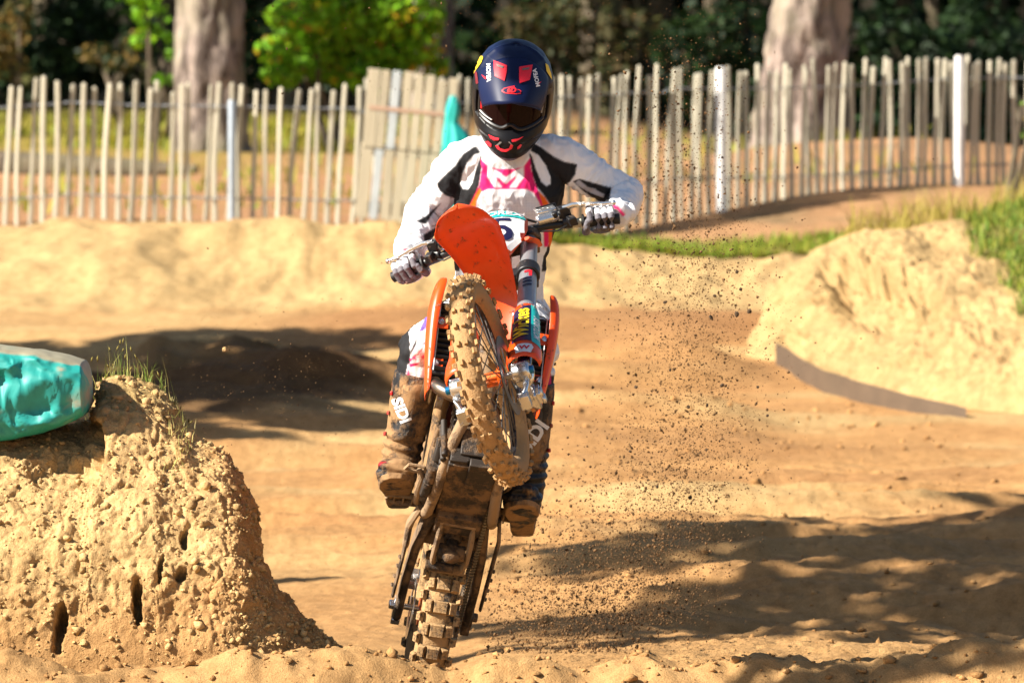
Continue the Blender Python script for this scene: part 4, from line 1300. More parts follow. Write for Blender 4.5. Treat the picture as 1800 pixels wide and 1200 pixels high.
# ---------------------------------------------------------------- handlebar and controls
BE = lambda s: fp(0, .99, -.06) + Vector((0, .395 * s, 0))
m = MB()
bar = [fp(0, .945, .01) + Vector((0, .0, 0)), fp(.09, .945, .01), fp(.125, .950, .007), fp(.165, .968, -.006), fp(.20, .978, -.018), fp(.28, .984, -.036)]
bl = [BE(-1)] + [Vector((p.x, -p.y, p.z)) for p in bar[:0:-1]] + bar + [BE(1)]
m.tube(bl, [.011, .0115, .0125, .0135, .014, .014, .014, .014, .014, .0135, .0125, .0115, .011], 14, ref=(0.3, 0, 1))
part('handlebar', m, K_blk, steer=True)
for s in (1, -1):
    m = MB(); m.box(fp(.05 * s, .935, .012), (.045, .03, .045), Matrix.Rotation(-RAKE, 3, 'Y'))
    part('bar_clamp', m, K_orm, steer=True, bevel=.003)
for s in (1, -1):
    e1, e0 = BE(s), fp(.275 * s, .984, -.035)
    d_ = (e1 - e0).normalized()
    m = MB(); m.lathe([(-.002, .012), (0, .027), (.006, .027), (.009, .018), (.05, .0165), (.10, .0165), (.118, .018), (.123, .0185), (.126, .013)], e0, d_, 20)
    part('grip', m, K_rub, steer=True)
    m = MB(); m.lathe([(0, .0155), (.03, .0155)], e0 - d_ * .033, d_, 16); part('throttle_collar' if s < 0 else 'grip_collar', m, mat('pale_sleeve', (0.55, .52, .38), .5) if s > 0 else K_blk, steer=True)
    # master cylinder: body along the bar, reservoir on top, black clamp
    b0, b1 = fp(.135 * s, .955, .028), fp(.205 * s, .985, .012)
    m = MB()
    m.tube([b0, b1], [.017, .017], 14)
    c_ = b0.lerp(b1, .5) + AXS * .024
    yv = (b1 - b0).normalized(); xv = FWD; zv = yv.cross(xv) * -1
    m.box(c_ + FWD * .006, (.040, .070, .034), Matrix((xv, yv, zv)).transposed())
    part('master_cylinder', m, K_sil, steer=True, bevel=.004)
    m = MB(); m.box(c_ + AXS * .020 + FWD * .006, (.042, .072, .006), Matrix((xv, yv, zv)).transposed()); part('reservoir_lid', m, K_blk, steer=True, bevel=.002)
    m = MB()
    k0 = fp(.228 * s, .984, -.02)
    m.lathe([(-.016, .022), (.016, .022)], k0, d_, 16)
    m.box(k0 + FWD * .032 + AXS * .008, (.05, .036, .03), Matrix((xv, yv, zv)).transposed())
    m.tube([b1, k0 + FWD * .035 + AXS * .008], [.016, .014], 10)
    m.box(k0 - AXS * .02 + FWD * .012 + Vector((0, .02 * s, 0)), (.03, .028, .03), Matrix((xv, yv, zv)).transposed())
    m.lathe([(0, .010), (.02, .010)], k0 + FWD * .03 - AXS * .012 - d_ * .03, FWD, 10)
    part('lever_perch', m, K_blk, steer=True, bevel=.003)
    m = MB()
    l0 = k0 + FWD * .050 + AXS * .006
    pts = [l0, l0 + d_ * .035 + FWD * .010, l0 + d_ * .085 + FWD * .008, l0 + d_ * .135 + FWD * .003, l0 + d_ * .165 + FWD * .004]
    m.tube(pts, [(.008, .011), (.0075, .010), (.0065, .008), (.006, .007), (.006, .006)], 10, ref=AXS)
    m.ball(pts[-1] + d_ * .004, .0095, 7)
    part('lever', m, K_sil, steer=True)
    # hoses
    m = MB()
    m.tube([b0 - AXS * .005, b0 + Vector((0, -.03 * s, 0)) - AXS * .02 + FWD * .03, b0 + Vector((0, -.07 * s, 0)) - AXS * .07 + FWD * .03, fp(.04 * s, .80, .03), fp(.05 * s, .66, .02)], .0045, 7)
    m.tube([k0 - AXS * .02, k0 - AXS * .06 + Vector((0, -.03 * s, 0)) + FWD * .01, k0 - AXS * .055 + Vector((0, -.08 * s, 0)) + FWD * .02, fp(.06 * s, .90, .04)], .003, 6)
    part('control_hose', m, K_rub, steer=True)

# ---------------------------------------------------------------- number plate
m = MB(); rows = []
pl = [(.955, .080, .085), (.945, .084, .105), (.90, .088, .118), (.84, .088, .118), (.79, .082, .100), (.745, .074, .065), (.73, .07, .05)]
for t, off, hw in pl:
    rows.append([fp(hw * q, t, off + .022 - .045 * abs(q) ** 2.2) for q in np.linspace(-1, 1, 13)])
m.grid(rows)
plate = part('number_plate', m, K_or, steer=True, solid=.004)
bP = [bvh_of(plate)]
Yv = Vector((0, 1, 0))
oP = fp(0, .85, .16)
def dp(name, vf, dx, dz, mt, off=.003): return ds(name, shift(vf, dx, dz), oP, Yv, AXS, bP, mt, plate, off)
dp('plate_panel', poly_mesh([(-.108, -.05), (-.06, -.105), (.06, -.105), (.108, -.05), (.108, .047), (-.108, .047)], .015), 0, 0, K_white)
dp('plate_header', poly_mesh([(-.112, .050), (.112, .050), (.098, .098), (-.098, .098)], .015), 0, 0, K_tealp, .0036)
dp('plate_line', poly_mesh([(-.112, .045), (.112, .045), (.112, .051), (-.112, .051)], .03), 0, 0, K_navyp, .0036)
dp('lettering', text_mesh('MOTOREX', .042, .001), 0, .073, K_whp, .0062)
dp('number', text_mesh('5', .17, .0015), .040, -.030, K_navyp, .0062)
m = MB(); m.tube([fp(.112, .80, .06), fp(.128, .84, .02), fp(.132, .875, -.02)], [(.006, .014), (.007, .018), (.005, .012)], 8)
m.tube([fp(-.112, .80, .06), fp(-.128, .84, .02), fp(-.132, .875, -.02)], [(.006, .014), (.007, .018), (.005, .012)], 8)
part('plate_bracket', m, K_or, steer=True)

# ---------------------------------------------------------------- front mudguard
m = MB(); rows = []
prof = [(.37, -.15, .045, .010), (.44, -.125, .052, .012), (.52, -.085, .058, .014), (.585, -.03, .064, .016), (.615, .05, .072, .018), (.605, .13, .083, .022), (.575, .21, .094, .026), (.53, .285, .104, .030), (.495, .335, .110, .032)]
for t, off, hw, ar in prof:
    rows.append([fp(hw * math.sin(q * 1.45) / math.sin(1.45), t + ar * (math.cos(q * 1.45) - 1) * 1.3, off) for q in np.linspace(-1, 1, 17)])
t, off, hw, ar = prof[-1]
for q2 in (.25, .5, .72, .88, .97, 1.0):
    h2 = hw * math.sqrt(1 - q2 ** 2.6) * .86 + .0
    rows.append([fp(h2 * math.sin(q * 1.45) / math.sin(1.45), t + .028 * q2 * -0.35 + ar * (math.cos(q * 1.45) - 1) * 1.3, off + .085 * q2) for q in np.linspace(-1, 1, 17)])
m.grid(rows)
fender = part('front_mudguard', m, K_or, steer=True, solid=.0035, sub=1)
for s in (1, -1):
    m = MB(); m.lathe([(0, .010), (.005, .010), (.007, .007)], fp(.045 * s, .520, -.055), -AXS + FWD * .6, 12)
    part('mudguard_bolt', m, K_sil, steer=True, parent=fender)

# ---------------------------------------------------------------- frame, engine, exhaust
m = MB()
m.lathe([(-.09, .034), (-.085, .038), (.085, .038), (.09, .034)], fp(0, .79, -.035), AXS, 20)
part('steering_head', m, K_orm)
m = MB(); m.tube([(1.055, 0, .93), (1.03, 0, .80), (1.015, 0, .66), (1.0, 0, .53)], [(.036, .026)] * 4, 12, ref=(0, 1, 0), expo=.7)
part('frame_down_tube', m, K_frame)
for s in (1, -1):
    m = MB()
    m.tube([(1.0, .025 * s, .55), (.985, .055 * s, .48), (.945, .082 * s, .40), (.88, .092 * s, .352), (.76, .100 * s, .335), (.64, .108 * s, .335), (.565, .112 * s, .37)], [(.022, .020), (.021, .020), (.021, .019), (.02, .018), (.02, .018), (.02, .018), (.02, .02)], 12)
    part('frame_cradle', m, K_frame)
    m = MB(); m.tube([(1.03, .03 * s, .93), (.90, .085 * s, .86), (.70, .112 * s, .70), (.585, .118 * s, .52), (.565, .115 * s, .37)], [(.022, .03)] * 5, 12, ref=(0, 1, 0))
    part('frame_spar', m, K_blkm)
m = MB()
m.box((.775, 0, .415), (.34, .165, .155)); m.box((.74, -.085, .45), (.22, .05, .17)); m.box((.70, .085, .44), (.24, .05, .15))
m.lathe([(0, .085), (.02, .078), (.024, .06)], (.72, -.11, .46), (0, -1, 0), 26)
m.lathe([(0, .060), (.018, .054)], (.83, -.11, .42), (0, -1, 0), 22)
m.lathe([(0, .075), (.022, .066)], (.84, .105, .44), (0, 1, 0), 24)
m.box((.955, 0, .42), (.03, .10, .10)); m.box((.945, -.05, .37), (.03, .06, .05)); m.box((.90, .03, .345), (.14, .09, .03))
for i, z in enumerate((.36, .395, .43, .465)):
    m.box((.950 - .004 * i, .0, z), (.022, .15, .012))
m.box((.60, 0, .345), (.10, .15, .06))
for yb, zb in ((-.07, .385), (-.02, .36), (.05, .39), (.06, .45), (-.075, .455)):
    m.lathe([(0, .011), (.016, .009)], (.945, yb, zb), (1, 0, 0), 8)
for i, (xx, zz, hh) in enumerate(((.93, .44, .10), (.90, .50, .07), (.86, .37, .05), (.80, .35, .04))):
    m.tube([(xx, -.112 - .006 * i, zz), (xx - .05, -.118 - .006 * i, zz - hh * .6)], [(.022, .018), (.018, .016)], 8, expo=.6)
for i in range(4):
    m.tube([(.955 - .03 * i, -.10, .36 + .0 * i), (.945 - .03 * i, -.115, .50)], [(.010, .012), (.010, .012)], 8, expo=.6)
part('engine_case', m, K_eng, bevel=.008)
m = MB(); m.tube([(.845, 0, .47), (.885, 0, .66)], [(.07, .075), (.07, .075)], 20, ref=(0, 1, 0), expo=.6)
for i in range(5):
    m.box((.858 + .009 * i, 0, .53 + .024 * i), (.17, .165, .008), Matrix.Rotation(.2, 3, 'Y'))
part('engine_cylinder', m, K_eng, bevel=.003)
m = MB(); m.box((.90, 0, .71), (.15, .15, .10), Matrix.Rotation(.2, 3, 'Y')); m.box((.905, 0, .77), (.12, .11, .03), Matrix.Rotation(.2, 3, 'Y'))
part('cylinder_head', m, K_sil, bevel=.008)
m = MB(); m.lathe([(0, .05), (.012, .05), (.02, .04)], (.965, -.065, .68), (.9, -.4, 0), 20); part('clutch_cover', m, K_orm)
m = MB(); ex = [(.955, -.035, .64), (1.01, -.030, .585), (1.045, -.050, .540), (1.050, -.095, .535), (1.035, -.140, .560), (1.00, -.165, .60), (.94, -.172, .645), (.82, -.168, .70), (.66, -.165, .74)]
cat_ = [Vector(p) for p in ex]
sm = []
for i in range(len(cat_) - 1):
    p0, p1, p2, p3 = cat_[max(i - 1, 0)], cat_[i], cat_[i + 1], cat_[min(i + 2, len(cat_) - 1)]
    for q in np.linspace(0, 1, 6, endpoint=False):
        sm.append(0.5 * ((2 * p1) + (p2 - p0) * q + (2 * p0 - 5 * p1 + 4 * p2 - p3) * q * q + (3 * p1 - p0 - 3 * p2 + p3) * q ** 3))
sm.append(cat_[-1])
m.tube(sm, .0225, 18)
pipe = part('exhaust_header', m, K_pipe)
m = MB(); m.lathe([(-.004, .0245), (.004, .0245)], sm[30], sm[31] - sm[29], 18); part('pipe_joint', m, K_steel, parent=pipe)
m = MB(); m.tube([(.66, -.165, .74), (.50, -.165, .76), (.42, -.165, .80)], [.024, .03, .036], 16); m.tube([(.42, -.165, .80), (.38, -.165, .81), (.02, -.165, .90), (-.02, -.165, .905)], [(.04, .04), (.058, .075), (.058, .075), (.03, .04)], 18, ref=(0, 1, 0))
part('silencer', m, K_steel)
m = MB(); m.box((.975, -.145, .665), (.03, .04, .02)); m.box((.93, -.135, .62), (.05, .02, .10)); part('exhaust_bracket', m, K_steel, bevel=.003)

# ---------------------------------------------------------------- radiators, shrouds, tank, seat
for s in (1, -1):
    m = MB()
    m.box((1.005, .135 * s, .765), (.035, .105, .30), Matrix.Rotation(-.10, 3, 'Y'))
    rd = part('radiator', m, K_blk, bevel=.006)
    m = MB()
    x0 = 1.03
    for i in range(12):
        z = .635 + .0235 * i
        m.box((x0 + (z - .765) * -.10, .135 * s, z), (.012, .10, .006), Matrix.Rotation(-.6, 3, 'Y'))
    m.tube([(1.047, .088 * s, .62), (1.02, .088 * s, .905), (1.018, .10 * s, .915), (1.018, .165 * s, .915), (1.02, .178 * s, .905), (1.047, .182 * s, .62)], .0022, 5)
    part('radiator_louvre', m, K_blk, parent=rd)
    for yy in (.090, .178):
        m = MB(); m.tube([(1.050, yy * s, .62), (1.023, yy * s, .905)], .0022, 5)
        part('radiator_guard_wire', m, K_whp, parent=rd)
    # shroud
    m = MB(); rows = []
    sh = [(.965, [(1.085, .168), (1.08, .195), (1.02, .205), (.90, .185), (.80, .15)]),
          (.93, [(1.10, .172), (1.10, .205), (1.03, .215), (.90, .19), (.76, .15)]),
          (.86, [(1.095, .180), (1.10, .215), (1.02, .222), (.88, .195), (.72, .15)]),
          (.78, [(1.075, .182), (1.078, .212), (1.01, .220), (.88, .19), (.76, .16)]),
          (.70, [(1.055, .180), (1.058, .205), (1.00, .212), (.90, .19), (.82, .165)]),
          (.62, [(1.035, .178), (1.038, .196), (1.00, .200), (.94, .19), (.89, .175)]),
          (.555, [(1.015, .178), (1.015, .188), (.99, .190), (.965, .188), (.945, .185)])]
    for z, ps in sh:
        rows.append([(px_, py_ * s, z) for px_, py_ in ps])
    m.grid(rows)
    part('radiator_shroud', m, K_or, solid=.004, sub=2)
    for z, x_ in ((.80, 1.060), (.655, 1.035)):
        m = MB(); m.box((x_, .172 * s, z), (.006, .05, .045), Matrix.Rotation(-.1, 3, 'Y'))
        lug = part('shroud_lug', m, K_or, bevel=.002)
        m = MB(); m.lathe([(0, .0105), (.005, .0105), (.007, .006)], (x_ + .004, .172 * s, z), (1, 0, -.1), 12)
        part('shroud_bolt', m, K_sil, parent=lug)
    # side panel under the seat
    m = MB(); rows = []
    for z, xa, xb, yy in ((.86, .10, .66, .12), (.74, .14, .62, .135), (.62, .26, .58, .125), (.55, .36, .55, .12)):
        rows.append([(xa + (xb - xa) * q, yy * s, z) for q in (0, .33, .66, 1)])
    m.grid(rows); part('side_panel', m, K_blkm, solid=.004, sub=1)
m = MB(); m.tube([(1.0, 0, .90), (.93, 0, .93), (.80, 0, .93), (.66, 0, .88)], [(.10, .05), (.15, .07), (.15, .08), (.12, .06)], 20, ref=(0, 1, 0), expo=.8)
part('fuel_tank', m, K_or)
m = MB(); m.tube([(.93, 0, .985), (.80, 0, .965), (.55, 0, .945), (.25, 0, .955), (.05, 0, .955)], [(.05, .02), (.07, .03), (.085, .04), (.10, .04), (.09, .025)], 18, ref=(0, 1, 0), expo=.7)
part('seat', m, K_rub)
m = MB(); rows = []
for x_, hw, z in ((.45, .09, .80), (.30, .10, .86), (.10, .105, .905), (-.12, .10, .93), (-.32, .085, .965), (-.42, .05, .985)):
    rows.append([(x_, hw * q, z - .03 * abs(q) ** 2) for q in np.linspace(-1, 1, 9)])
m.grid(rows); part('rear_mudguard', m, K_or, solid=.004, sub=1)
for s in (1, -1):
    m = MB(); m.tube([(.72, .07 * s, .82), (.40, .09 * s, .84), (.10, .08 * s, .88)], .013, 8); m.tube([(.58, .10 * s, .52), (.35, .09 * s, .70), (.12, .08 * s, .86)], .012, 8)
    part('subframe', m, K_blk)

# ---------------------------------------------------------------- swingarm, linkage, shock
for s in (1, -1):
    m = MB()
    m.tube([(.585, .075 * s, .40), (.50, .095 * s, .395), (.36, .112 * s, .375), (.18, .118 * s, .352), (.02, .118 * s, .336), (-.06, .118 * s, .332)], [(.018, .045), (.018, .048), (.016, .042), (.015, .036), (.015, .034), (.013, .028)], 14, ref=(0, 1, 0), expo=.6)
    part('swingarm_arm', m, K_swing)
    m = MB()
    m.box((-.01, .120 * s, .335), (.075, .034, .05)); m.box((-.065, .12 * s, .334), (.03, .03, .06))
    m.lathe([(.0, .017), (.025, .017), (.028, .012)], (0, .125 * s, .335), (0, s, 0), 6)
    part('axle_block', m, K_sil if s < 0 else K_swing, bevel=.003)
    # lower guard rail / foot brace
    m = MB()
    m.tube([(.60, .135 * s, .37), (.50, .150 * s, .345), (.36, .150 * s, .335), (.22, .150 * s, .325), (.10, .150 * s, .315)], [(.006, .016), (.007, .022), (.007, .024), (.007, .022), (.006, .015)], 10, ref=(0, 1, 0))
    for q in (.14, .20, .27, .33):
        m.lathe([(0, .007), (.006, .007)], (q, .157 * s, .330), (.3, s, -.4), 8)
    part('chain_guard' if s > 0 else 'brake_guard', m, K_swing)
m = MB()
m.box((.50, 0, .395), (.11, .15, .075)); m.tube([(.40, .10, .39), (.40, -.10, .39)], [.03, .03], 12)
part('swingarm_bridge', m, K_swing, bevel=.006)
# linkage: forked cast frame under the engine, seen from the front
m = MB()
for s in (1, -1):
    m.tube([(.60, .052 * s, .330), (.52, .056 * s, .30), (.42, .056 * s, .29), (.36, .045 * s, .295)], [(.010, .016)] * 4, 10, ref=(0, 1, 0))
m.tube([(.605, -.06, .330), (.605, .06, .330)], .017, 12); m.tube([(.36, -.06, .295), (.36, .06, .295)], .018, 12)
part('linkage_arm', m, K_frame)
m = MB(); m.tube([(.46, -.045, .30), (.46, .045, .30)], [.026, .026], 14); m.tube([(.47, 0, .285), (.465, 0, .34)], [.022, .02], 12); m.ball((.47, .0, .275), (.028, .03, .02), 7)
m.tube([(.385, -.075, .282), (.385, .02, .280)], [.018, .014], 10)
part('linkage_knuckle', m, K_eng)
m = MB(); m.lathe([(0, .03), (.05, .03), (.06, .045), (.30, .045), (.31, .03), (.42, .022)], (.46, 0, .34), (.1, 0, 1), 18); part('rear_shock', m, K_swing)
m = MB(); m.box((.44, 0, .52), (.02, .13, .24), Matrix.Rotation(-.25, 3, 'Y')); part('mud_flap', m, K_blk)
# chain on the left, sprocket
m = MB(); n = 0
meC = MB(); meC.box((0, 0, 0), (.013, .011, .009), None, 0, (.85, .9)); meC.tube([(0, -.008, 0), (0, .008, 0)], .0042, 6); meL = meC.mesh('chain_link', False)
ch = part('chain_slider', MB().box((.44, .085, .448), (.20, .018, .012)), K_blk)
for (x0, z0), (x1, z1) in (((.66, .425), (0, .405)), ((.66, .36), (0, .262))):
    L = math.hypot(x1 - x0, z1 - z0); k = int(L / .0155)
    for i in range(k):
        q = i / k
        o = link('chain_link', meL, K_chain, ch)
        o.matrix_local = Matrix.Translation((x0 + (x1 - x0) * q, .088, z0 + (z1 - z0) * q)) @ Matrix.Rotation(-math.atan2(z1 - z0, x1 - x0), 4, 'Y')
m = MB(); torus(m, RAX + Vector((0, .088, 0)), (0, 1, 0), .085, [(-.003, -.02), (.003, -.02), (.003, .015), (-.003, .015)], 48)
for k in range(5):
    a = k * 2 * math.pi / 5; m.box(RAX + Vector((math.cos(a) * .055, .088, math.sin(a) * .055)), (.02, .005, .05), Matrix.Rotation(-a + math.pi / 2, 3, 'Y'))
for k in range(36):
    a = k * 2 * math.pi / 36; m.box(RAX + Vector((math.cos(a) * .103, .088, math.sin(a) * .103)), (.007, .005, .010), Matrix.Rotation(-a + math.pi / 2, 3, 'Y'))
part('rear_sprocket', m, K_chain)
m = MB(); torus(m, RAX + Vector((0, -.075, 0)), (0, 1, 0), .095, [(-.002, -.016), (.002, -.016), (.002, .014), (-.002, .014)], 40); part('rear_brake_disc', m, K_steel)
m = MB(); m.box((.03, -.085, .43), (.08, .04, .04)); part('rear_brake_caliper', m, K_sil, bevel=.004)
m = MB(); m.lathe([(-.15, .011), (.15, .011)], RAX, (0, 1, 0), 14); part('rear_axle', m, K_steel)

# ---------------------------------------------------------------- foot controls
PEG = {}
for s in (1, -1):
    m = MB()
    z = .44; x_ = .52
    w0, w1 = .125 * s, .245 * s
    ring = [(x_ + .020, w0, z), (x_ + .024, (w0 + w1) / 2, z), (x_ + .02, w1 - .014 * s, z), (x_, w1, z), (x_ - .02, w1 - .014 * s, z), (x_ - .024, (w0 + w1) / 2, z), (x_ - .02, w0, z)]
    m.tube(ring + [ring[0]], [(.014, .0035)] * 8, 6, ref=(0, 0, 1))
    for q in (.25, .5, .75):
        m.box((x_, w0 + (w1 - w0) * q, z), (.044, .006, .018))
    for p in ring:
        m.box(Vector(p) + Vector((0, 0, .014)), (.007, .006, .012))
    m.tube([(x_, w0 - .03 * s, z - .005), (x_, w0 + .01 * s, z)], [.018, .014], 8)
    part('foot_peg', m, K_frame, bevel=.0015)
m = MB()   # brake pedal (right side)
m.tube([(.56, -.125, .40), (.62, -.150, .375), (.70, -.155, .372), (.76, -.150, .385), (.785, -.165, .40)], [.010, .010, .010, .010, .009], 8)
m.tube([(.775, -.14, .40), (.80, -.15, .402), (.80, -.20, .402), (.775, -.21, .40), (.765, -.18, .40), (.775, -.14, .40)], .006, 7)
part('brake_pedal', m, K_frame)
m = MB(); m.tube([(.64, .12, .43), (.70, .145, .43), (.78, .15, .44)], .008, 8); m.tube([(.78, .15, .44), (.78, .195, .44)], .010, 8); part('gear_lever', m, K_frame)
m = MB(); m.tube([(.60, -.13, .37), (.53, -.155, .345), (.40, -.150, .34)], [(.012, .02)] * 3, 8, ref=(0, 1, 0)); part('brake_hose_guard', m, K_frame)
# ================================================================== rider
person = empty('person', 'rider in white and black motocross kit with navy helmet, standing on the pegs', 'person', (-0.05, 0.05, 1.36))
PL = person.location.copy()
C_W, C_K, C_PK, C_OR, C_GR, C_PU = (.88, .88, .90), (.012, .012, .014), (.80, .015, .16), (.90, .16, .01), (.33, .33, .36), (.16, .10, .42)
DB = 19.85
def W(px, py, y): return at(px, py, y)
def bw(p): return BM @ Vector(p)

sh_l, el_l, wr_l = Vector((-.172, -.10, 1.872)), Vector((-.292, .035, 1.705)), Vector((-.345, -.175, 1.575))
sh_r, el_r, wr_r = Vector((.170, -.10, 1.885)), Vector((.384, -.035, 1.752)), Vector((.350, -.270, 1.700))
hip = Vector((-.055, .11, 1.36))
kn_l, kn_r = Vector((-.300, -.31, 1.245)), Vector((.072, -.31, 1.235))
an_l, an_r = Vector((-.372, -.27, .885)), Vector((.050, -.26, .815))

body = MB()
body.tube([hip + Vector((0, .02, -.10)), hip, (-.045, .075, 1.47), (-.035, .03, 1.58), (-.018, -.035, 1.70), (-.006, -.075, 1.80), (0, -.10, 1.885), (0, -.12, 1.93), (0, -.135, 1.97)],
          [(.12, .10), (.158, .125), (.148, .115), (.154, .112), (.174, .122), (.182, .122), (.160, .095), (.11, .085), (.07, .07)], 28, ref=(1, 0, 0), expo=.88)
body.tube([(0, -.11, 1.90), (0, -.145, 1.96), (0, -.17, 2.02)], [.078, .066, .06], 18)
for sh, el, wr, s in ((sh_l, el_l, wr_l, -1), (sh_r, el_r, wr_r, 1)):
    body.tube([(s * .06, -.10, 1.892), (s * .12, -.10, 1.893 if s > 0 else 1.885), sh, sh.lerp(el, .22), sh.lerp(el, .55), sh.lerp(el, .85), el, el.lerp(wr, .18), el.lerp(wr, .5), el.lerp(wr, .85), wr.lerp(el, -.12)],
              [.066, .072, .070, .066, .060, .054, .052, .053, .052, .043, .037], 20)
    body.ball(el, .054, 9)
for kn, an, s in ((kn_l, an_l, -1), (kn_r, an_r, 1)):
    h0 = hip + Vector((s * .085, .01, -.03))
    body.tube([h0, h0.lerp(kn, .25), h0.lerp(kn, .6), h0.lerp(kn, .92), kn, kn.lerp(an, .12), kn.lerp(an, .45), kn.lerp(an, .8)],
              [.105, .100, .085, .076, .073, .070, .060, .050], 20)
    body.ball(kn + Vector((0, -.012, 0)), .070, 9)
body.tube([hip + Vector((0, .03, -.02)), hip + Vector((0, .0, -.12))], [(.15, .12), (.07, .08)], 18, ref=(1, 0, 0))
BV, BF, BN = remesh_np(body, 0.0038, 26, .55)

def limb_folds(V):
    """cloth folds: across the sleeves near the elbows, along the trunk, slack at the waist"""
    d = np.zeros(len(V))
    for a, b, amp, fr in ((sh_l, el_l, .0055, 58), (el_l, wr_l, .005, 62), (sh_r, el_r, .0048, 52), (el_r, wr_r, .003, 60), (hip, kn_l, .005, 44), (hip, kn_r, .005, 44)):
        a, b = np.array(a), np.array(b); ax = b - a; L = np.linalg.norm(ax); ax /= L
        t = (V - a) @ ax
        rd = np.linalg.norm(V - a - t[:, None] * ax, axis=1)
        m_ = ss(.10, .07, rd) * ss(-.02, .05, t) * ss(L + .06, L, t)
        nz = fbm(V * 9 + fr, 3)
        tw = noise3(np.stack([t * fr * .5 + 2.2 * nz, (V - a) @ np.array((.6, .3, .5)) * 9, rd * 0], 1))
        d += m_ * amp * (1.0 - 3.2 * np.abs(tw)).clip(-.6, 1) * (0.55 + .9 * ss(.15, L, t))
    n1 = fbm(V * np.array((16, 12, 8)) + 3, 3)
    d += .0032 * (1 - 2.6 * np.abs(n1)).clip(-.5, 1) + .0018 * fbm(V * 30, 2)
    wz = ss(1.66, 1.50, V[:, 2]) * ss(1.38, 1.46, V[:, 2]) * (np.abs(V[:, 0] + .05) < .22)
    d += .008 * wz * noise3(np.stack([V[:, 0] * 7, V[:, 1] * 5, V[:, 2] * 30 + 3 * noise3(V * 6)], 1))
    return d
BV = BV + BN * (1.55 * limb_folds(BV) * (1 + .25 * ss(.17, .24, np.abs(BV[:, 0])) * (BV[:, 2] > 1.5)))[:, None]

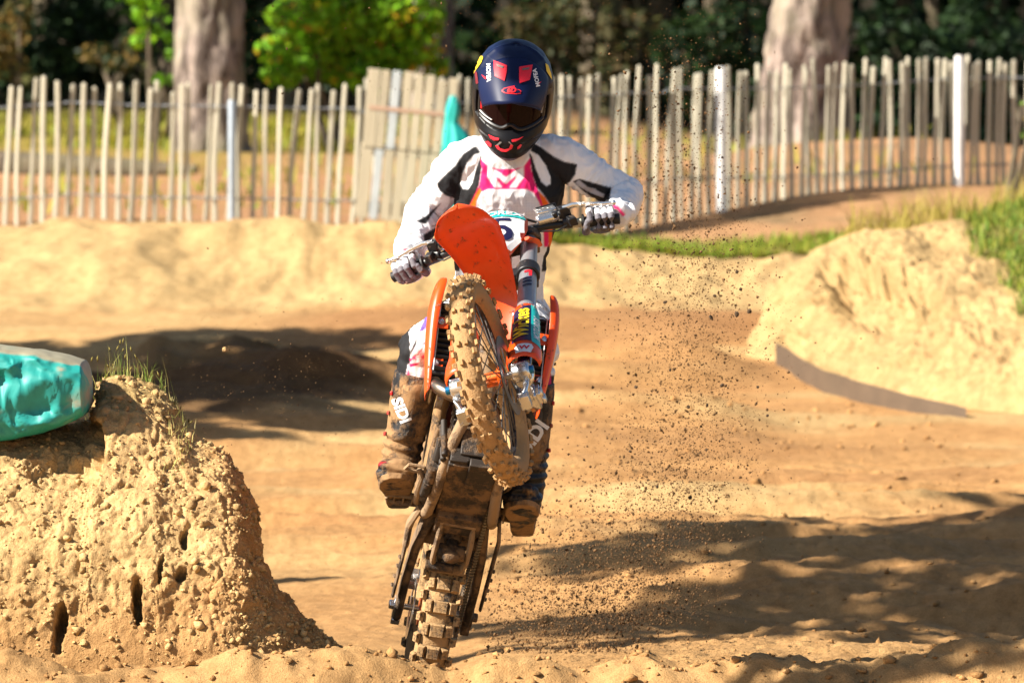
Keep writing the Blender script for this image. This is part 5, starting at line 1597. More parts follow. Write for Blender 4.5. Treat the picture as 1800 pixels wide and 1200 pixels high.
def pxs(V): return 900 + V[:, 0] * FPX / DB, 100 + (ZC - V[:, 2]) * FPX / DB
def zp(pts, ox, oy, k): return [(ox + x / k, oy + y / k) for x, y in pts]
J = lambda pts: zp(pts, 660, 50, 3.244)
def paint(V, N):
    X_, Y_ = pxs(V)
    wob = 0
    C = np.tile(C_W, (len(V), 1)).astype(float)
    fr = N[:, 1] < 0.25
    def lay(poly, col, m=None):
        k = inpoly(X_, Y_, poly)
        if m is not None: k &= m
        C[k] = col
    tor = fr & (X_ > 762) & (X_ < 1016)
    # black yoke, both sides
    lay(J([(640, 655), (560, 675), (500, 715), (455, 780), (395, 835), (350, 885), (362, 925), (400, 955), (440, 968), (470, 990), (465, 1100), (420, 1250), (520, 1250), (520, 1040), (545, 1000), (590, 890), (604, 800), (606, 720), (640, 690)]), C_K, tor)
    lay(J([(606, 706), (565, 720), (525, 765), (497, 830), (484, 885), (498, 914), (528, 916), (552, 880), (572, 800), (596, 740)]), C_W, tor)
    lay(J([(850, 648), (905, 655), (950, 680), (1010, 725), (1080, 760), (1150, 772), (1140, 830), (1112, 872), (1075, 905), (1052, 950), (1040, 1060), (1046, 1250), (1000, 1250), (1012, 1060), (1000, 1010), (960, 950), (920, 900), (897, 840), (884, 760), (870, 690)]), C_K, fr)
    lay(J([(872, 690), (930, 722), (970, 780), (998, 845), (998, 885), (975, 899), (945, 872), (915, 800), (893, 730)]), C_W, fr)
    # side of the trunk under the arms is black
    k = (np.abs(N[:, 0]) > 0.80) & (V[:, 2] < 1.83) & (V[:, 2] > 1.50) & (np.abs(V[:, 0] + .01) < .21) & (V[:, 1] > -.14)
    C[k] = C_K
    # pink and orange chest panel
    lay(J([(598, 738), (640, 782), (700, 800), (790, 800), (845, 785), (882, 735), (888, 800), (900, 850), (930, 925), (965, 960), (1012, 1035), (1005, 1120), (985, 1250), (940, 1250), (950, 1060), (560, 1060), (520, 1250), (500, 1250), (508, 1060), (545, 990), (592, 890), (606, 800)]), C_PK, fr)
    lay(J([(592, 905), (545, 995), (508, 1055), (480, 1150), (530, 1150), (565, 1050), (578, 980), (606, 925)]), C_OR, fr)
    lay(J([(928, 925), (965, 960), (1012, 1035), (1008, 1250), (990, 1250), (985, 1090), (955, 1010)]), C_OR, fr)
    lay(J([(566, 1075), (580, 980), (606, 930), (640, 916), (860, 916), (902, 936), (932, 990), (956, 1050), (962, 1250), (530, 1250)]), C_W, fr)
    # chevron M
    lay(J([(640, 785), (682, 805), (686, 852), (722, 905), (682, 905), (640, 848)]), C_W, fr)
    lay(J([(846, 785), (804, 805), (800, 852), (764, 905), (804, 905), (846, 848)]), C_W, fr)
    lay(J([(680, 802), (744, 846), (806, 802), (800, 838), (744, 884), (686, 838)]), C_W, fr)
    # collar: white cloth, greyed to paint in its shade
    lay(J([(560, 640), (900, 640), (880, 712), (842, 780), (790, 800), (700, 800), (645, 782), (606, 720)]), (.70, .70, .73), fr & (V[:, 1] < -.1))
    # mesh weave of the lower chest
    hx = (np.abs(np.sin(X_ * .62) * np.sin(Y_ * .62)) > .80)
    k = hx & inpoly(X_, Y_, J([(566, 1075), (580, 985), (612, 936), (640, 924), (858, 924), (898, 942), (928, 995), (956, 1060), (962, 1250), (530, 1250)])) & fr
    C[k] = (.70, .70, .74)
    # sleeve patches
    lay(J([(1125, 872), (1162, 856), (1250, 882), (1346, 908), (1326, 1005), (1262, 985), (1180, 925)]), C_K, fr)
    lay(J([(1140, 880), (1160, 862), (1210, 905), (1255, 915), (1262, 925), (1305, 945), (1302, 968), (1255, 950), (1200, 925), (1160, 900)]), (.45, .45, .50), fr)
    A = lambda pts: zp(pts, 660, 200, 4.444)
    al = fr & (X_ < 800)
    lay(A([(326, 838), (392, 800), (520, 690), (440, 790), (395, 862), (360, 858)]), C_K, al)
    lay(A([(470, 870), (545, 765), (540, 820), (500, 880), (430, 885)]), C_K, al)
    lay(A([(372, 945), (470, 890), (470, 960), (425, 985), (420, 1075), (385, 1000)]), C_K, al)
    lay(A([(205, 1100), (232, 1045), (258, 1050), (255, 1080), (236, 1085)]), C_PK, al)
    lay([(1071, 361), (1078, 355), (1087, 361), (1098, 375), (1093, 379), (1083, 366), (1076, 364)], C_PK, fr)
    # ---- trousers
    lo = V[:, 2] < 1.42
    T = lambda pts: zp(pts, 650, 560, 6.0)
    lf = V[:, 0] < -.13
    k = lo & lf & ((N[:, 0] < -.55)); C[k] = C_K
    lay(T([(520, 120), (590, -40), (700, -40), (640, 60), (560, 100)]), C_PU, lf & lo)
    for pl_ in ([(385, 600), (420, 480), (432, 560), (495, 700), (530, 745), (480, 745), (395, 650)], [(428, 395), (550, 288), (562, 300), (492, 368), (505, 398), (470, 388), (440, 420)], [(422, 440), (534, 428), (512, 452), (432, 482)],
                [(550, 360), (640, 290), (640, 340), (570, 392)], [(560, 235), (640, 170), (640, 232)], [(505, 735), (560, 735), (640, 880), (560, 870)]):
        lay(T(pl_), C_PK, lf & lo)
    lay(T([(385, 610), (480, 720), (515, 735), (560, 870), (440, 840), (428, 725), (388, 715)]), C_OR, lf & lo)
    lay(T([(300, 860), (326, 740), (385, 690), (430, 735), (442, 860)]), C_K, lf & lo)
    lay(T([(420, 350), (510, 150), (505, 235), (440, 345)]), C_K, lf & lo)
    R_ = lambda pts: zp(pts, 840, 540, 5.457)
    rf = (V[:, 0] > .0) & lo
    k = rf & (Y_ > 655); C[k] = C_K
    lay(R_([(560, 760), (600, 640), (700, 600), (700, 760), (650, 840), (640, 980), (530, 980), (590, 840)]), (.55, .01, .16), rf)
    lay(R_([(430, 800), (590, 790), (570, 900), (520, 975), (420, 970)]), C_W, rf)
    lay(R_([(400, 975), (545, 975), (520, 1115), (380, 1090)]), (.75, .06, .02), rf)
    return C
_o = .0011
BC = sum(paint(BV + np.array(q), BN) for q in ((0, 0, 0), (_o, 0, _o * .5), (-_o, 0, -_o * .5), (_o * .5, 0, -_o), (-_o * .5, 0, _o))) / 5
# smooth the print edge a touch (one ring of neighbours)
acc = np.zeros_like(BC); cnt = np.zeros(len(BC))
for a_, b_ in ((0, 1), (1, 2), (2, 3), (3, 0)):
    for i_, j_ in ((a_, b_), (b_, a_)):
        np.add.at(acc, BF[:, i_], BC[BF[:, j_]]); np.add.at(cnt, BF[:, i_], 1)
BC = 0.6 * BC + 0.4 * acc / np.maximum(cnt, 1)[:, None]
K_cloth = mat('printed_jersey', (1, 1, 1), 0.75, var=.04, vscale=8, bump=.0008, bscale=420, attr='Col', spec=.25)
K_clotht = mat('printed_trousers', (1, 1, 1), 0.7, var=.05, vscale=8, bump=.0008, bscale=380, attr='Col', spec=.3, mud=.12, mscale=7)
fz = BV[BF].mean(1)[:, 2]
for nm, selF, mt in (('jersey', fz >= 1.405, K_cloth), ('trousers', fz < 1.405, K_clotht)):
    f = BF[selF]; used, inv = np.unique(f, return_inverse=True)
    me = mesh_np(nm, BV[used] - np.array(PL), inv.reshape(-1, 4), True)
    set_col(me, BC[used])
    link(nm, me, mt, person)

# ---------------------------------------------------------------- gloves
K_glove = mat('white_glove', (1, 1, 1), 0.7, var=.06, vscale=30, bump=.0006, bscale=500, attr='Col', spec=.25, mud=.10, mscale=25)
def glove(s, wr, nm):
    e0, e1 = bw(St(fp(.280 * s, .984, -.035))), bw(St(BE(s)))
    A = (e1 - e0).normalized()
    R3 = BM.to_3x3() @ _Rs
    F_ = (R3 @ FWD).normalized(); F_ = (F_ - A * F_.dot(A)).normalized()
    U_ = A.cross(F_).normalized()
    if U_.z < 0: U_ = -U_
    g0 = e0.lerp(e1, .50)
    def P(al, r, a):
        a = math.radians(a)
        return g0 + A * al + (F_ * math.cos(a) + U_ * math.sin(a)) * r
    m = MB()
    toW = (wr - P(0, .05, 130))
    k0 = P(.002, .046, 112)
    m.tube([wr + (wr - k0).normalized() * .055, wr, wr.lerp(k0, .4), wr.lerp(k0, .75), k0], [(.036, .033), (.032, .026), (.038, .024), (.043, .021), (.042, .017)], 18, ref=tuple(A))
    m.tube([P(-.004, .050, 130), P(-.002, .038, 172), P(0, .033, 205)], [(.040, .018), (.038, .014), (.034, .011)], 16, ref=tuple(A))
    al = (-.034, -.0115, .0115, .033)
    for i, a_ in enumerate(al):
        ln = (1, 1.06, 1.03, .88)[i]
        if i == 0:   # index reaches towards the lever
            pts = [P(a_, .042, 128), P(a_, .048, 98), P(a_ - .002, .050, 62), P(a_ - .004, .050, 28), P(a_ - .004, .041, -8), P(a_ - .003, .033, -55)]
        else:
            pts = [P(a_, .042, 130), P(a_, .046 * ln, 100), P(a_, .046 * ln, 60), P(a_ + .001, .038, 10), P(a_ + .001, .031, -50), P(a_, .029, -110), P(a_, .028, -150)]
        rr = [.0115, .0125, .0118, .0112, .0105, .0098, .0085][:len(pts)]
        m.tube(pts, rr, 12)
        m.ball(pts[1], .0135, 6); m.ball(pts[-1], rr[-1], 6)
        m.ball(pts[3] if i else pts[3], .0120, 6)
    # thumb closes from the inner side under the grip
    th = [wr.lerp(k0, .55) - A * .028, P(-.050, .042, 165), P(-.056, .034, 215), P(-.052, .031, 260), P(-.046, .031, 300)]
    m.tube(th, [.017, .0145, .0125, .0115, .009], 12); m.ball(th[-1], .009, 6)
    V, Fq, N = remesh_np(m, .0019, 5, .5)
    V = V + N * (.0009 * (1 - 2.5 * np.abs(fbm(V * 70, 2))).clip(-.5, 1) + .0006 * fbm(V * 160, 2))[:, None]
    C = np.tile(C_W, (len(V), 1)).astype(float)
    g = np.array(g0); rel = V - g
    f_ = rel @ np.array(F_); u_ = rel @ np.array(U_); a_ = rel @ np.array(A)
    pad = (u_ < -.014) & (np.hypot(f_, u_) < .052)
    C[pad] = (.16, .15, .17)
    bands = (u_ > -.004) & (u_ < .02) & (f_ > .02) & (np.abs(np.sin(u_ * 300)) > .93)
    C[bands] = (.5, .5, .53)
    cuff = np.linalg.norm(V - np.array(wr), axis=1) < .018
    me = mesh_np('glove', V - np.array(PL), Fq, True); set_col(me, C)
    return link('glove', me, K_glove, person)
glove(-1, wr_l, 'glove'); glove(1, wr_r, 'glove')

# ---------------------------------------------------------------- boots
K_boot = mat('muddy_boot', (1, 1, 1), 0.45, var=.1, bump=.0015, bscale=90, attr='Col', mud=.52, mscale=9, spec=.4)
K_boot_shade = mat('shaded_boot', (1, 1, 1), 0.45, var=.1, bump=.0015, bscale=90, attr='Col', mud=.26, mscale=9, spec=.4)  # right boot: its shadow put into the colour, with less tan mud
def boot(kn, an, toe, heel, mt, s):
    m = MB()
    top = kn.lerp(an, .30)
    m.tube([top + (top - an).normalized() * .035, top, kn.lerp(an, .5), kn.lerp(an, .75), an, an.lerp(heel, .35)], [(.076, .080), (.077, .080), (.074, .077), (.067, .072), (.064, .070), (.058, .06)], 20, ref=(1, 0, 0))
    ax = (toe - heel).normalized(); up = Vector((1, 0, 0)).cross(ax) * -1
    if up.z < 0: up = -up
    sole = heel + up * .0
    m.tube([heel + up * .035 - ax * .01, heel.lerp(toe, .25) + up * .055, heel.lerp(toe, .5) + up * .058, heel.lerp(toe, .75) + up * .046, heel.lerp(toe, .93) + up * .036, toe + up * .030],
           [(.042, .042), (.052, .062), (.055, .062), (.066, .052), (.064, .044), (.042, .032)], 20, ref=(1, 0, 0), expo=.85)
    m.ball(an.lerp(heel, .3), (.060, .066, .06), 9)
    # shin plate and buckle bars
    t_ = (an - top).normalized()
    V, Fq, N = remesh_np(m, .0042, 8, .5)
    L = (an - top).length
    tt = (V - np.array(top)) @ np.array(t_)
    fold = np.sin(tt * 2 * np.pi / .034) * ss(.55 * L, .75 * L, tt) * ss(L + .05, L, tt) * .0045
    V = V + N * (fold + .0025 * fbm(V * 26, 3) + .004 * np.maximum(0, fbm(V * 12 + 4, 3)))[:, None]
    C = np.tile(C_K, (len(V), 1)).astype(float)
    red = ss(.25, .45, fbm(V * 11 + 8, 2)) * (N[:, 0] * s > .3)
    C = C * (1 - red[:, None]) + np.array((.45, .02, .02)) * red[:, None]
    me = mesh_np('boot', V - np.array(PL), Fq, True); set_col(me, C)
    b = link('boot', me, mt, person)
    # sole
    k = MB(); rows = []
    for q, wd in ((-.10, .026), (-.06, .038), (.1, .044), (.3, .042), (.5, .048), (.72, .062), (.9, .060), (1.0, .046), (1.07, .022)):
        c = heel.lerp(toe, q) + up * (.004 + .03 * max(0, q - .8))
        rows.append([c + Vector((wd, 0, 0)) + up * .010, c + Vector((wd * .9, 0, 0)) - up * .010, c - Vector((wd * .9, 0, 0)) - up * .010, c - Vector((wd, 0, 0)) + up * .010])
    k.grid(rows, 0, True)
    k.f.append([0, 1, 2, 3]); k.m.append(0); n_ = len(k.v); k.f.append([n_ - 1, n_ - 2, n_ - 3, n_ - 4]); k.m.append(0)
    k.v = [p - PL for p in k.v]
    k.build('boot_sole', K_blkm, b, .003)
    for q in (.12, .38, .66):
        k = MB(); c = top.lerp(an, q) - PL
        k.box(c + Vector((s * .070 * (1 - .12 * q), -.020, 0)), (.010, .036, .014), Matrix.Rotation(.35 * s, 3, 'Z'))
        k.build('buckle', mat('red_buckle', (.55, .02, .02), .4, mud=.2), b, .003)
    if True:
        k = MB(); rows = []
        for q in np.linspace(0, 1, 9):
            c = top.lerp(an, q * .74) + Vector((0, -.004, 0)) - PL
            r0 = .083 - .009 * q
            rows.append([c + Vector((math.sin(a) * r0 * .72, -math.cos(a) * r0, 0)) for a in np.linspace(-.85, .85, 9)])
        k.grid(rows); sp = k.build('shin_plate', mt, b, solid=.005)
        set_col(sp.data, np.tile((.03, .03, .032), (len(sp.data.vertices), 1)))
    return b
toe_l, heel_l = Vector((-.384, -.545, .830)), Vector((-.380, -.262, .730))
toe_r, heel_r = Vector((.032, -.535, .742)), Vector((.036, -.255, .636))
bl_ = boot(kn_l, an_l, toe_l, heel_l, K_boot, -1)
br_ = boot(kn_r, an_r, toe_r, heel_r, K_boot_shade, 1)
def dpx(name, vf, px, py, ang, tg, mt, parent, off=.002, y=-.7, sc=1.0, yaw=0.0, orig=PL, d=19.5):
    """a print whose middle stands at a given point, thrown on the surface from the front"""
    o = at(px, py, y) - orig
    u = Vector((math.cos(ang), 0, math.sin(ang))); v = Vector((-math.sin(ang), 0, math.cos(ang)))
    if yaw:
        Ry = Matrix.Rotation(yaw, 3, 'Z'); u, v = Ry @ u, Ry @ v
        o = o + Ry @ Vector((0, 0, 0))
    return decal(name, ([p * sc for p in vf[0]], vf[1]), o, u, v, tg, mt, parent, off, .5)
def pxpoly(pts, d=19.5, step=.008):
    cx = sum(p[0] for p in pts) / len(pts); cy = sum(p[1] for p in pts) / len(pts)
    return poly_mesh([((x - cx) * d / FPX, -(y - cy) * d / FPX) for x, y in pts], step), cx, cy
bL = [bvh_of(bl_)] + [bvh_of(c) for c in bl_.children if c.name.startswith('shin')]
bR = [bvh_of(br_)] + [bvh_of(c) for c in br_.children if c.name.startswith('shin')]
dpx('lettering', text_mesh('SIDI', .050, .002), 702, 732, math.radians(-68), bL, K_whp, bl_, .004)
dpx('lettering', text_mesh('SIDI', .066, .003), 938, 778, math.radians(52), bR, K_whp, br_, .004)

# ---------------------------------------------------------------- helmet
HC = Vector((0.004, -0.185, 2.128))
HR = Matrix.Rotation(math.radians(4), 3, 'Y') @ Matrix.Rotation(math.radians(21), 3, 'X')
RING = np.array([  # z, half width, front y, back y
    (.152, .004, -.004, .006), (.147, .045, -.055, .055), (.136, .072, -.082, .085), (.115, .098, -.108, .115), (.08, .120, -.130, .140), (.04, .132, -.143, .152),
    (0, .137, -.150, .156), (-.04, .137, -.153, .150), (-.08, .133, -.160, .138), (-.115, .124, -.176, .120), (-.145, .110, -.186, .098),
    (-.170, .094, -.188, .075), (-.190, .076, -.182, .045), (-.203, .055, -.168, .01)])
def hpt(th, z, k=1.0):
    """helmet skin: th = angle from straight ahead, z = height in the helmet frame"""
    a = np.interp(-z, -RING[:, 0], RING[:, 1]); f = np.interp(-z, -RING[:, 0], RING[:, 2]); b = np.interp(-z, -RING[:, 0], RING[:, 3])
    c, s = math.cos(th), math.sin(th)
    ym = (f + b) / 2 * .35
    y = ym + (f - ym) * c if c > 0 else ym - (b - ym) * c
    ex = 1.0 if z > -.1 else 1.0
    return Vector((a * s * k, y * k, z * (k if k > 1 else 1)))
def hw(p): return HC + HR @ Vector(p) - PL
zs_ = np.concatenate([np.linspace(.152, .10, 22), np.linspace(.097, -.203, 110)])
ths = np.linspace(-math.pi, math.pi, 180, endpoint=False)
def port(th, z):
    a = abs(th)
    top = .014 - .010 * (a / 1.1) ** 2; bot = -.104 + .030 * (a / 1.1) ** 2
    e = min(1, max(0, (1.12 - a) / .05)); f = min(1, max(0, (top - z) / .006)); g = min(1, max(0, (z - bot) / .006))
    return min(e, f, g)
m = MB(); rows = []; cols = []
for z in zs_:
    row = []
    for th in ths:
        p = hpt(th, z)
        q = port(th, z)
        n_ = Vector((p.x, p.y, p.z * .6)).normalized()
        p = p - n_ * .030 * q
        a = abs(th)
        # sculpted chin bar: ridge and cheek grooves
        if z < -.09:
            p = p + n_ * (.006 * math.exp(-((z + .125) / .018) ** 2) * math.cos(min(a, 1.5)) - .008 * math.exp(-((z + .155 - .02 * a) / .012) ** 2) * math.exp(-((a - .75) / .35) ** 2))
        if z > .02:
            p = p + n_ * (.004 * math.exp(-((a - 1.25) / .12) ** 2))
        row.append(hw(p))
        nv = np.array((.006, .012, .045)); bk = np.array((.008, .008, .010))
        k = float(ss(.0, .03, z - .02 * a)) if q < .5 else 0
        cols.append(nv * k + bk * (1 - k))
    rows.append(row)
m.grid(rows, 0, True)
K_helm = mat('matt_helmet', (1, 1, 1), 0.38, var=.04, attr='Col', spec=.22)
me = m.mesh('helmet', True)
set_col(me, np.array(cols))
helm = link('helmet', me, K_helm, person)
md = helm.modifiers.new('solid', 'SOLIDIFY'); md.thickness = .004; md.offset = -1
K_lens = mat('tinted_lens', (.010, .003, .003), 0.06, var=0, spec=.10)
K_gfr = mat('goggle_frame', (.01, .01, .012), 0.4)
K_strapw = mat('goggle_trim', (.7, .7, .7), 0.4, var=.03)
m = MB(); rows = []
for q in np.linspace(0, 1, 14):
    rows.append([])
    for th in np.linspace(-.98, .98, 40):
        a = abs(th)
        z0 = -.096 + .026 * a ** 2 + .016 * math.exp(-(th / .16) ** 2); z1 = .004 - .008 * a ** 2
        z = z0 + (z1 - z0) * q
        p = hpt(th, z)
        rows[-1].append(hw(p * .93 + Vector((0, -.004, p.z * .07))))
m.grid(rows)
gl = m.build('goggle_lens', K_lens, helm)
m = MB()
edge = rows[0] + [r_[-1] for r_ in rows[1:-1]] + rows[-1][::-1] + [r_[0] for r_ in rows[-2:0:-1]]
m.tube(edge + [edge[0]], .0075, 8)
m.build('goggle_frame', K_gfr, helm)
for s in (-1, 1):
    m = MB(); k = -1 if s > 0 else 0
    m.tube([r_[k] + Vector((s * -.006, -.007, 0)) for r_ in rows[3:12]], [(.0035, .006)] * 9, 6)
    m.build('goggle_clip', K_red if s < 0 else mat('grey_clip', (.25, .24, .22), .5), helm)
m = MB(); m.tube([rows[2][i] + Vector((0, -.005, 0)) for i in range(0, 10)], [(.002, .004)] * 10, 6); m.build('goggle_clip', K_strapw, helm)
# peak
m = MB(); rows = []
for q in np.linspace(0, 1, 16):
    y0 = -.098 - .150 * q; z0 = .138 - .078 * q - .030 * q * q
    hwid = .112 + .006 * math.sin(q * 3.1) - .016 * q ** 2
    row = []
    for t in np.linspace(-1, 1, 33):
        yy = y0 + (.075 * abs(t) ** 2.4) * (.3 + .7 * q) - .0
        zz = z0 - (.055 - .022 * q) * abs(t) ** 2.2 - (.012 * abs(t) ** 4)
        yy -= .010 * math.exp(-((abs(t) - .38) / .12) ** 2) * 0
        zz += .004 * math.exp(-(t / .18) ** 2) * q
        row.append(hw((hwid * t, yy, zz)))
    rows.append(row)
m.grid(rows)
K_peak = mat('navy_peak', (.005, .011, .05), 0.45, var=.04, spec=.2)
peak = m.build('helmet_peak', K_peak, helm, solid=.004)
bH = [bvh_of(helm), bvh_of(peak)]
K_vent = mat('red_vent', (.78, .02, .04), .4, var=.04)
def hdec(name, pts, mt, off=.003, step=.008, parent=None):
    vf, cx, cy = pxpoly(pts, 19.6, step)
    return dpx(name, vf, cx, cy, 0, bH, mt, parent or helm, off)
def raised(name, pts, mt, th):
    o = hdec(name, pts, mt, th * .5)
    if o:
        md = o.modifiers.new('s', 'SOLIDIFY'); md.thickness = th; md.offset = 0
    return o
P1 = lambda pts: zp(pts, 830, 90, 1800 / 140)
raised('peak_vent', P1([(500, 240), (790, 350), (780, 500), (735, 695), (520, 590), (505, 430)]), K_vent, .006)
raised('peak_vent', P1([(1065, 385), (1355, 335), (1330, 480), (1290, 670), (1075, 745), (1060, 560)]), K_vent, .006)
hdec('vent_mesh', P1([(555, 320), (725, 380), (700, 425), (580, 385)]), mat('vent_grey', (.16, .13, .12), .6), .008)
hdec('vent_mesh', P1([(1125, 430), (1285, 400), (1260, 450), (1125, 470)]), mat('vent_grey', (.16, .13, .12), .6), .008)
def ring_poly(pts, w_):
    pass
hdec('emblem', P1([(670, 910), (720, 860), (860, 825), (955, 805), (965, 880), (1060, 890), (1105, 930), (1090, 985), (1000, 1000), (860, 990), (740, 975), (680, 945)]), K_red, .0035)
hdec('emblem', P1([(705, 912), (740, 878), (850, 850), (930, 832), (938, 902), (1050, 908), (1078, 932), (1068, 965), (1000, 978), (860, 968), (750, 955), (712, 935)]), K_peak, .0048)
o6, ox6, oy6 = None, 0, 0
cx, cy = 830 + 885 / 12.857, 90 + 918 / 12.857
dpx('lettering', text_mesh('6D', .022, .0012, .2), cx, cy, 0, bH, K_red, helm, .006)
dpx('lettering', text_mesh('MOFEA', .0185, .0007), 830 + 368 / 12.857, 90 + 500 / 12.857, math.radians(-88), bH, K_whp, helm, .003)
dpx('lettering', text_mesh('MOFEA', .0185, .0007), 830 + 1450 / 12.857, 90 + 620 / 12.857, math.radians(102), bH, K_whp, helm, .003)
hdec('flash', P1([(205, 545), (300, 600), (315, 660), (270, 630)]), K_red)
hdec('flash', P1([(1560, 705), (1500, 735), (1475, 780), (1530, 745)]), K_red)
hdec('sun_print', [(829, 130), (829, 118), (836, 104), (846, 97), (849, 102), (846, 110), (838, 122), (832, 131)], K_yel, .003)
hdec('sun_print', [(959, 112), (964, 116), (969, 130), (971, 142), (966, 134), (961, 126)], K_yel, .003)
hdec('flash', [(834, 126), (838, 128), (841, 150), (836, 148)], mat('dark_red_print', (.18, .01, .02), .5), .003)
Q1 = lambda pts: zp(pts, 800, 150, 8)
hdec('chin_vent', Q1([(470, 715), (560, 755), (620, 768), (610, 795), (550, 795), (500, 765)]), K_vent, .004)
hdec('chin_vent', Q1([(960, 745), (880, 775), (790, 790), (800, 822), (850, 815), (915, 780)]), K_vent, .004)
hdec('chin_vent', Q1([(430, 815), (470, 810), (515, 850), (512, 895), (470, 870)]), K_vent, .004)
hdec('chin_vent', Q1([(870, 890), (910, 850), (935, 855), (905, 905), (870, 925)]), K_vent, .004)
hdec('chin_vent', Q1([(570, 870), (610, 860), (640, 910), (700, 925), (755, 905), (780, 850), (815, 870), (795, 915), (720, 960), (660, 955), (600, 920)]), K_vent, .004)
hdec('chin_vent', Q1([(575, 868), (630, 815), (660, 822), (610, 866)]), mat('grey_vent', (.2, .18, .17), .5), .004)
hdec('chin_vent', Q1([(745, 822), (760, 815), (815, 868), (785, 855)]), mat('grey_vent', (.2, .18, .17), .5), .004)
hdec('lettering', Q1([(340, 345), (375, 350), (475, 440), (450, 455), (350, 370)]), K_strapw, .002, .008)
# ================================================================== flying earth
r = np.random.RandomState(55)
def spray(n, px, py, y):
    d = 20 + y
    return np.stack([px_x(px, d), y, py_z(py, d)], 1)
def specks(name, P, R, col, seed, mt):
    rr = np.random.RandomState(seed)
    n = len(P)
    base = np.array([(1, 0, 0), (-1, 0, 0), (0, 1, 0), (0, -1, 0), (0, 0, 1.35), (0, 0, -1.35)], float)
    F = np.array([(0, 2, 4), (2, 1, 4), (1, 3, 4), (3, 0, 4), (2, 0, 5), (1, 2, 5), (3, 1, 5), (0, 3, 5)])
    B = base[None] * (0.65 + .7 * rr.rand(n, 6, 1)) * R[:, None, None]
    q = rr.normal(size=(n, 4)); q /= np.linalg.norm(q, axis=1)[:, None]
    w_, x_, y_, z_ = q.T
    Rm = np.stack([np.stack([1 - 2 * (y_ * y_ + z_ * z_), 2 * (x_ * y_ - z_ * w_), 2 * (x_ * z_ + y_ * w_)], 1), np.stack([2 * (x_ * y_ + z_ * w_), 1 - 2 * (x_ * x_ + z_ * z_), 2 * (y_ * z_ - x_ * w_)], 1), np.stack([2 * (x_ * z_ - y_ * w_), 2 * (y_ * z_ + x_ * w_), 1 - 2 * (x_ * x_ + y_ * y_)], 1)], 1)
    V = np.einsum('nij,nkj->nki', Rm, B) + P[:, None, :]
    Fa = (F[None] + (np.arange(n) * 6)[:, None, None]).reshape(-1, 3)
    me = mesh_np(name, V.reshape(-1, 3), Fa, False)
    set_col(me, np.repeat(np.asarray(col) * (.55 + .9 * rr.rand(n, 1)), 6, 0))
    return tag(link(name, me, mt), kind='stuff')
M_speck = mat('earth_crumb', (1, 1, 1), 0.95, var=.2, vscale=200, attr='Col', spec=.1)
t = r.rand(27000) ** .66                                 # 0 = high, 1 = near the ground
py = 60 + 1040 * t
px = 1175 + 40 * np.sin(t * 3) - 60 * ss(.75, 1, t) + r.normal(size=27000) * (75 - 8 * t)
y = .4 + 1.5 * r.rand(27000)
n2 = 12000
py2 = 1150 - np.abs(r.normal(size=n2)) * 150; px2 = 985 + r.normal(size=n2) * 95 + (1150 - py2) * .25
k = px2 > 850; px2, py2 = px2[k], py2[k]
y2 = .5 + 1.2 * r.rand(len(px2))
n3 = 4000
px3 = r.uniform(430, 1330, n3); py3 = np.abs(r.normal(size=n3)) * 110 - 20; y3 = .6 + 2.0 * r.rand(n3)
k = (py3 < 330); px3, py3, y3 = px3[k], py3[k], y3[k]
n4 = 3000
px4 = r.normal(500, 120, n4); py4 = r.normal(680, 65, n4); y4 = .8 + 2.2 * r.rand(n4)
n5 = 1500
px5 = r.uniform(480, 1700, n5); py5 = r.uniform(250, 1120, n5); y5 = .4 + 2 * r.rand(n5)
PX = np.concatenate([px, px2, px3, px4, px5]); PY = np.concatenate([py, py2, py3, py4, py5]); YY = np.concatenate([y, y2, y3, y4, y5])
R = (r.gamma(1.5, .00082, len(PX))).clip(.0008, .0065)
R[len(px) + len(px2):] *= .62
R[len(px):len(px) + len(px2)] *= 1.25
specks('flying_dirt', spray(len(PX), PX, PY, YY), R, (.15, .085, .04), 3, M_speck)
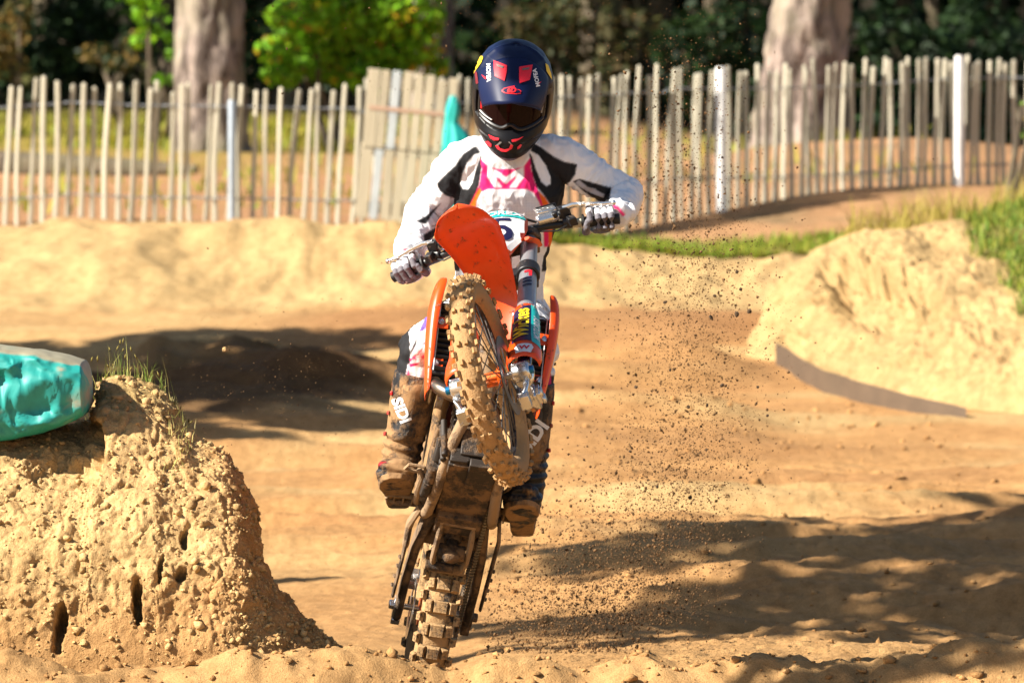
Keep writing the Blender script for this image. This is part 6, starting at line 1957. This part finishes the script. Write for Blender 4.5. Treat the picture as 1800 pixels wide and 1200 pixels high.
# the biggest clods in the air, each one a thing
big = [(1295, 552, 6.2, 'd'), (1317, 547, 5.8, 'd'), (1250, 558, 5, 'd'), (1169, 531, 5, 'd'), (1256, 520, 4.6, 'd'), (1302, 508, 4.4, 'd'), (1243, 712, 5, 'd'), (1269, 677, 4.5, 'd'), (1118, 680, 4.2, 'd'), (1178, 650, 4.6, 'd'),
       (1210, 715, 5, 'd'), (1346, 612, 3.6, 'd'), (1332, 680, 3.8, 'd'), (1213, 874, 4.5, 'd'), (1155, 855, 5, 'd'), (1108, 793, 4.4, 'd'), (1242, 790, 4.2, 'd'), (1145, 315, 4.2, 'd'), (1139, 317, 3.4, 'd'), (1264, 120, 4, 'd'), (1295, 478, 4, 'd'), (1349, 730, 4, 'd')]
def clod(px, py, rad, y, mt, seed):
    rr = random.Random(seed)
    bm = bmesh.new(); bmesh.ops.create_icosphere(bm, subdivisions=2, radius=1)
    sx, sy, sz = rr.uniform(.8, 1.3), rr.uniform(.7, 1.1), rr.uniform(.6, 1.0)
    pts = np.array([v.co[:] for v in bm.verts]); nz = fbm(pts * 1.4 + seed, 3)
    for v, n_ in zip(bm.verts, nz):
        v.co = Vector((v.co.x * sx, v.co.y * sy, v.co.z * sz)) * (1 + .55 * n_) * rad * .8 * 20 / FPX
    me = bpy.data.meshes.new('earth_clod'); bm.to_mesh(me); bm.free()
    o = link('earth_clod', me, mt); o.location = at(px, py, y); o.rotation_euler = (rr.random() * 6, rr.random() * 6, rr.random() * 6)
    return o
M_clodd = mat('damp_earth_clod', (.07, .042, .022), 0.95, var=.3, vscale=120, bump=.002, bscale=300)
M_clodl = mat('sandy_clod', (.50, .31, .13), 0.95, var=.25, vscale=120, bump=.002, bscale=300)
for i, (px_, py_, rd_, _) in enumerate(big):
    tag(clod(px_, py_, rd_, .5 + .9 * random.random(), M_clodd, 300 + i), 'dark clod of earth thrown up in the spray right of the rider', 'clod', 'clods of earth flying in the spray')
tag(clod(395, 614, 6.5, 1.0, M_clodl, 400), 'pale lump of sand in the air over the dark shadow left of the rider', 'clod')
